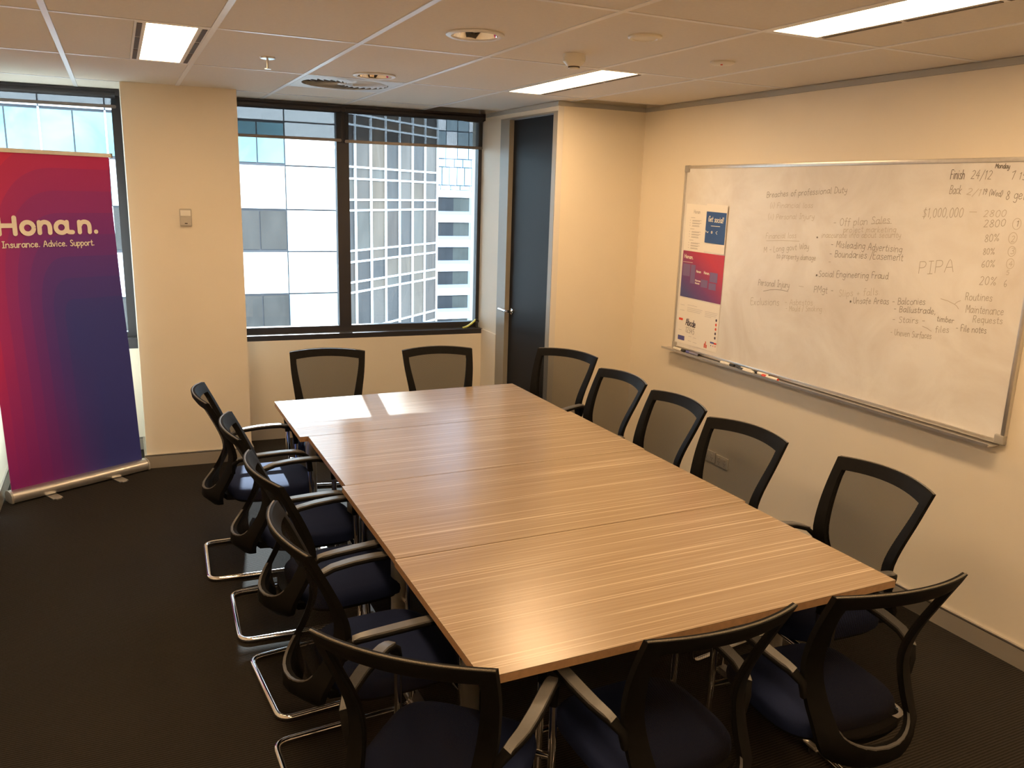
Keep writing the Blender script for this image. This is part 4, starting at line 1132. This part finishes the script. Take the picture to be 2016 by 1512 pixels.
MAT['marker_clear'] = simple('marker_clear', (0.20, 0.20, 0.30), 0.3)
marker(4.618, 0, 0.0, 'marker_black', False, 'white marker with black cap at the left end of the tray, under the papers', 'marker_black')
marker(4.470, 0, 0.0, 'marker_blue', True, 'slim dark blue marker next to the leftmost marker', 'marker_black', 'marker_clear')
marker(4.110, 0, 0.0, 'marker_black', False, 'white marker with black cap alone in the middle of the tray')
marker(3.950, 0, 0.0, 'marker_black', True, 'white marker with its black cap to the left, at the back of the marker cluster')
marker(3.905, 0, 0.022, 'marker_black', True, 'white marker with black cap lying at the front of the cluster')
marker(3.800, 0, -0.001, 'marker_black', True, 'white marker with black cap in the middle of the cluster', 'marker_black')
marker(3.700, 0, 0.022, 'marker_red', True, 'white marker with a red cap and red end', 'marker_red')

# ------------------------------------------------------------------ power outlets and wall switch
def outlet(y, z, label):
    t = thing('power_outlet', label, 'power outlet', (XR, y, z), 0, 'double power outlets low on the whiteboard wall')
    bx('face_plate', 'white_plastic', t, -0.010, 0, -0.058, 0.058, -0.037, 0.037, None, 0.003)
    for s in (-1, 1):
        bx('rocker', 'white_plastic', t, -0.015, -0.009, s*0.028-0.008, s*0.028+0.008, 0.012, 0.026, None, 0.002)
        bm = nb()
        for (a, b, rz) in ((-0.007, 0.0, 0.5), (0.007, 0.0, -0.5), (0, -0.014, 0)):
            cc, ss = math.cos(rz), math.sin(rz)
            pts = [(-0.0012, -0.005), (0.0012, -0.005), (0.0012, 0.005), (-0.0012, 0.005)]
            bm.faces.new([bm.verts.new((-0.0104, s*0.028 + a + px*cc-pz*ss, -0.006 + b + px*ss+pz*cc)) for px, pz in pts])
        finish('pin_slots', bm, 'marker_black', t)
outlet(4.178, 0.308, 'white double power outlet further from the viewer, left of its twin')
outlet(4.050, 0.302, 'white double power outlet nearer the viewer, right of its twin')
t = thing('wall_controller', 'small cream wall controller on the pillar', 'switch', (0.413, yp(0.413), 1.752), math.atan(-0.058))
bx('controller_body', 'controller', t, -0.038, 0.038, -0.022, 0, -0.058, 0.058, None, 0.006, 3)
bx('cover_flap', 'controller', t, -0.034, 0.034, -0.026, -0.021, -0.052, 0.004, None, 0.003)
bx('display', 'marker_white', t, -0.032, 0.032, -0.0235, -0.0215, 0.012, 0.048, None, 0.001)
bx('badge', 'slot', t, -0.008, 0.010, -0.0268, -0.0258, -0.042, -0.035)

# ------------------------------------------------------------------ roll-up banner
A = Vector((-0.741, 5.680, 0)); Bv = Vector((0.058, 6.089, 0)); ang = math.atan2(Bv.y-A.y, Bv.x-A.x); BW = (Bv-A).length
t = thing('rollup_banner', 'tall red to purple roll-up banner reading Honan. Insurance. Advice. Support.', 'banner', A, ang)
bm = nb(); S = []
prof = [(-0.045, 0.012), (-0.052, 0.030), (-0.048, 0.058), (-0.030, 0.076), (0.0, 0.082), (0.030, 0.076), (0.048, 0.055), (0.050, 0.030), (0.045, 0.012), (0.0, 0.006)]
loft(bm, [[(x, y, z) for y, z in prof] for x in (0.012, BW-0.012)]); finish('cassette', bm, 'alu', t, 40)
for x in (0.0, BW-0.012):
    bm = nb(); loft(bm, [[(xx, y*1.08, z*1.04-0.002) for y, z in prof] for xx in (x, x+0.012)]); finish('end_cap', bm, 'corner_grey', t, 40)
for x in (0.235, 0.665):
    bm = nb(); box(bm, x-0.030, x+0.030, -0.150, 0.10, 0.001, 0.007); bmesh.ops.bevel(bm, geom=[e for e in bm.edges if abs(e.verts[0].co.z-e.verts[1].co.z) > 0.004], offset=0.015, segments=3, affect='EDGES')
    finish('foot', bm, 'alu', t, 40)
bm = nb(); tube(bm, [(0.42, 0.05, 0.05), (0.42, 0.035, 2.12)], 0.010, 10); finish('pole', bm, 'alu', t, 50)
ZT = 2.128
UL = [(0.07, 0.022), (0.57, 0.014), (2.14, -0.030)]
UR = [(0.07, 0.868), (0.83, 0.840), (1.35, 0.812), (1.84, 0.796), (2.14, 0.800)]
bm = nb(); uvl = bm.loops.layers.uv.new('UVMap'); n, m = 8, 24; g = []
def bpt(u, v, lift=0.0):
    z = lerp(0.078, ZT, v); return (lerp(interp(UL, z), interp(UR, z), u), 0.004*math.sin(PI*u)-lift, z)
g = [[bm.verts.new(bpt(i/n, j/m)) for j in range(m+1)] for i in range(n+1)]
for i in range(n):
    for j in range(m):
        f = bm.faces.new((g[i][j], g[i+1][j], g[i+1][j+1], g[i][j+1]))
        for lp, (a, b) in zip(f.loops, ((i, j), (i+1, j), (i+1, j+1), (i, j+1))): lp[uvl].uv = (a/n, b/m)
bn = finish('banner_fabric', bm, 'banner', t)
bm = nb(); g = [[bm.verts.new(Vector(bpt(i/n, j/m)) + Vector((0, 0.002, 0))) for j in range(m+1)] for i in range(n+1)]
for i in range(n):
    for j in range(m): bm.faces.new((g[i][j], g[i][j+1], g[i+1][j+1], g[i+1][j]))
finish('banner_backing', bm, 'white_paper', t)
bm = nb(); box(bm, interp(UL, 2.14)-0.004, interp(UR, 2.14)+0.012, -0.012, 0.012, ZT-0.004, ZT+0.020); bmesh.ops.bevel(bm, geom=bm.edges[:], offset=0.004, segments=2, affect='EDGES')
finish('top_rail', bm, 'alu', t, 40)
bm = nb(); box(bm, interp(UR, 2.14)+0.012, interp(UR, 2.14)+0.018, -0.014, 0.014, ZT-0.006, ZT+0.022); finish('rail_end', bm, 'corner_grey', t)
fbn = lambda u, v, w=0: (u, -0.0035-w, v)
PEN = 0.027
def logo(bmn, parts):
    bm = nb()
    for k, pts in enumerate(parts): ribbon(bm, (catmull(pts, 8) if len(pts) > 2 else pts) if len(pts) < 20 else pts, PEN, fbn, 0 if len(pts) > 20 else 14, 0.0003*k)
    finish('logo_letter', bm, 'logo_white', bn)
def circ(cx, cz, r, n=28): return [(cx+r*math.cos(2*PI*k/n), cz+r*math.sin(2*PI*k/n)) for k in range(n+1)]
zb = 1.655
logo(0, [[(0.111, zb), (0.111, zb+0.094)], [(0.198, zb), (0.198, zb+0.094)], [(0.111, zb+0.048), (0.198, zb+0.048)]])
logo(0, [circ(0.270, zb+0.033, 0.034)])
logo(0, [[(0.337, zb+0.003), (0.337, zb+0.066)], [(0.337, zb+0.040), (0.350, zb+0.060), (0.368, zb+0.067), (0.388, zb+0.060), (0.397, zb+0.040), (0.397, zb+0.003)]])
logo(0, [circ(0.466, zb+0.034, 0.033), [(0.500, zb+0.066), (0.500, zb+0.020), (0.509, zb+0.006), (0.532, zb+0.004)]])
logo(0, [[(0.576, zb+0.003), (0.576, zb+0.066)], [(0.576, zb+0.040), (0.589, zb+0.060), (0.607, zb+0.067), (0.629, zb+0.060), (0.638, zb+0.040), (0.638, zb+0.003)]])
logo(0, [[(0.678, zb+0.004), (0.6785, zb+0.004)]])
for (tx, a, b) in (('Insurance.', 0.120, 0.332), ('Advice.', 0.352, 0.492), ('Support.', 0.512, 0.662)):
    write('tagline', tx, a, 1.574, b, 1.574, 0.036, 0.0058, 'logo_white', fbn, bn, capn=8)

# ------------------------------------------------------------------ buildings outside
# pale office block across the street
Y1 = 34.0
b1 = thing('office_building', 'pale panelled office block with window bands seen through the left panes', 'building', (0, Y1, 0))
bx('building_core', 'joint', b1, -22, 8.2, 0.10, 5.5, -22, 18.2)
XS = 6.06; P = 3.34
def bpane(name, mat, x0, x1, z0, z1, dep=0.0, t_=0.12, parent=b1):
    bm = nb(); box(bm, x0+0.026, x1-0.026, dep, dep+t_, z0+0.03, z1-0.03); return finish(name, bm, mat, parent)
for k in range(-5, 6):
    zt = 1.07 + P*k; zb_ = zt-1.65
    for q in range(14):
        xa = XS-2.08*(q+1); xb = XS-2.08*q
        bpane('facade_panel', 'panel' if k > -2 else 'panel', xa, xb, zb_-1.69, zb_, 0.0)
        for s in range(2):
            if k >= 3:
                bpane('facade_panel', 'panel', xa+1.04*s, xa+1.04*(s+1), zb_, zt, 0.0); continue  # unseen upper floors made solid white to brighten the reflection on the table
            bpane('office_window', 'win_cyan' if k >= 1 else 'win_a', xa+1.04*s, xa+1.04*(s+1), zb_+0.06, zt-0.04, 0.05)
        bm = nb(); box(bm, xa-0.03, xa+0.03, 0.0, 0.12, zb_, zt)
        finish('window_mullion', bm, 'mullion_white', b1)
    for (a, b) in ((zb_, zt), (zb_-1.69, zb_)):
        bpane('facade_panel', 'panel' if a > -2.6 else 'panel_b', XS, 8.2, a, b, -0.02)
# glass tower set at an angle behind it
hd = math.radians(47)
def tower_obj(o): o.parent = b2; return o
b2 = thing('glass_tower', 'angled glass curtain-wall tower with white mullions, seen through the right pane', 'building', (11.3, 45.0, 0), PI/2-hd)
# local x runs along the facade, local y away behind it
cb, sb = math.cos(PI/2-hd), math.sin(PI/2-hd)
gx, gy = 0.16*cb + 1.0*sb, -0.16*sb + 1.0*cb         # unseen tower flank in facade coordinates, cut along the sun beam to bound it
bm = nb(); pl = [(-5.2, 0.2), (10.55, 0.2), (10.55+gx*11, 0.2+gy*11), (-5.2+gx*11, 0.2+gy*11)]
lo_ = [bm.verts.new((x, y, -24)) for x, y in pl]; hi_ = [bm.verts.new((x, y, 48)) for x, y in pl]
bm.faces.new(lo_[::-1]); bm.faces.new(hi_)
for i in range(4): bm.faces.new((lo_[i], lo_[(i+1) % 4], hi_[(i+1) % 4], hi_[i]))
finish('tower_core', bm, 'joint', b2)
zlev = []
for k in range(-5, 6):
    o_ = 4.49*k
    zlev += [3.10+o_, 2.48+o_, 1.36+o_, 0.79+o_]
zlev = sorted(zlev)
xs = [-2.48-0.0+1.615*k for k in range(-1, 9)]
xs = [0.74+1.62*k for k in range(-3, 6)] + [10.55]
rr = random.Random(3)
for i in range(len(zlev)-1):
    for j in range(len(xs)-1):
        za, zb2 = zlev[i], zlev[i+1]
        if za > 6 or zb2 < -8:
            continue
        bm = nb(); box(bm, xs[j]+0.03, xs[j+1]-0.03, 0.06, 0.14, za+0.03, zb2-0.03)
        o = finish('curtain_pane', bm, TG[(rr.randrange(6) if rr.random() < 0.45 else (j % 3) + (0 if za > 0 else 2))], b2)
        o.rotation_euler = (rr.uniform(-0.003, 0.003), 0, 0)
bx('upper_glazing', TG[2], b2, -4.1, 10.55, 0.08, 0.2, 7.0, 48)
bx('lower_glazing', TG[2], b2, -4.1, 10.55, 0.08, 0.2, -24, -8)
for z in zlev:
    if -9 < z < 8: bx('transom', 'mullion_white', b2, -5.2, 10.6, -0.02, 0.10, z-0.052, z+0.052)
for x in xs: bx('tower_mullion', 'mullion_white', b2, x-0.038, x+0.038, -0.05, 0.10, -24, 12)
# striped tower far behind
b3 = thing('striped_tower', 'distant tower with white and dark horizontal bands at the right edge of the window', 'building', (31.3, 90.0, 0))
bx('tower_core', 'far_blue', b3, -14.0, 8.6, 0.6, 12, -40, 40)
PP = 2.79
for k in range(-7, 1):
    z1 = 2.07 + PP*k
    bx('spandrel', 'far_white', b3, -1.5, 5.55, -0.12, 0.3, z1-0.78, z1)
    bx('band_window', 'far_dark', b3, -1.5, 3.5, 0.1, 0.55, z1-2.34, z1-0.78)
    bx('band_window', 'far_dark_b', b3, 3.5, 5.45, 0.1, 0.55, z1-2.34, z1-0.78)
    bx('sill_band', 'far_blue', b3, -1.5, 5.45, 0.0, 0.55, z1-2.79, z1-2.34)
for r_i, (za, zb2, nn) in enumerate(((2.08, 2.6, 7), (2.62, 4.6, 9), (4.62, 5.5, 8), (5.52, 8.5, 6), (8.52, 12, 6))):
    w_ = 8.2/nn
    for k in range(nn): bx('cladding_tile', 'far_tile' if (k+r_i) % 3 else 'far_white', b3, -1.5+k*w_+0.05, -1.5+(k+1)*w_-0.05, 0.3, 0.6, za+0.05, zb2-0.05)
# street-level ground far below
bm = nb(); box(bm, -80, 120, 8, 160, -26, -25.5)
structure('street_ground', bm, simple('street_asphalt', (0.25, 0.25, 0.26), 0.8, noise=0.1, nscale=0.2))
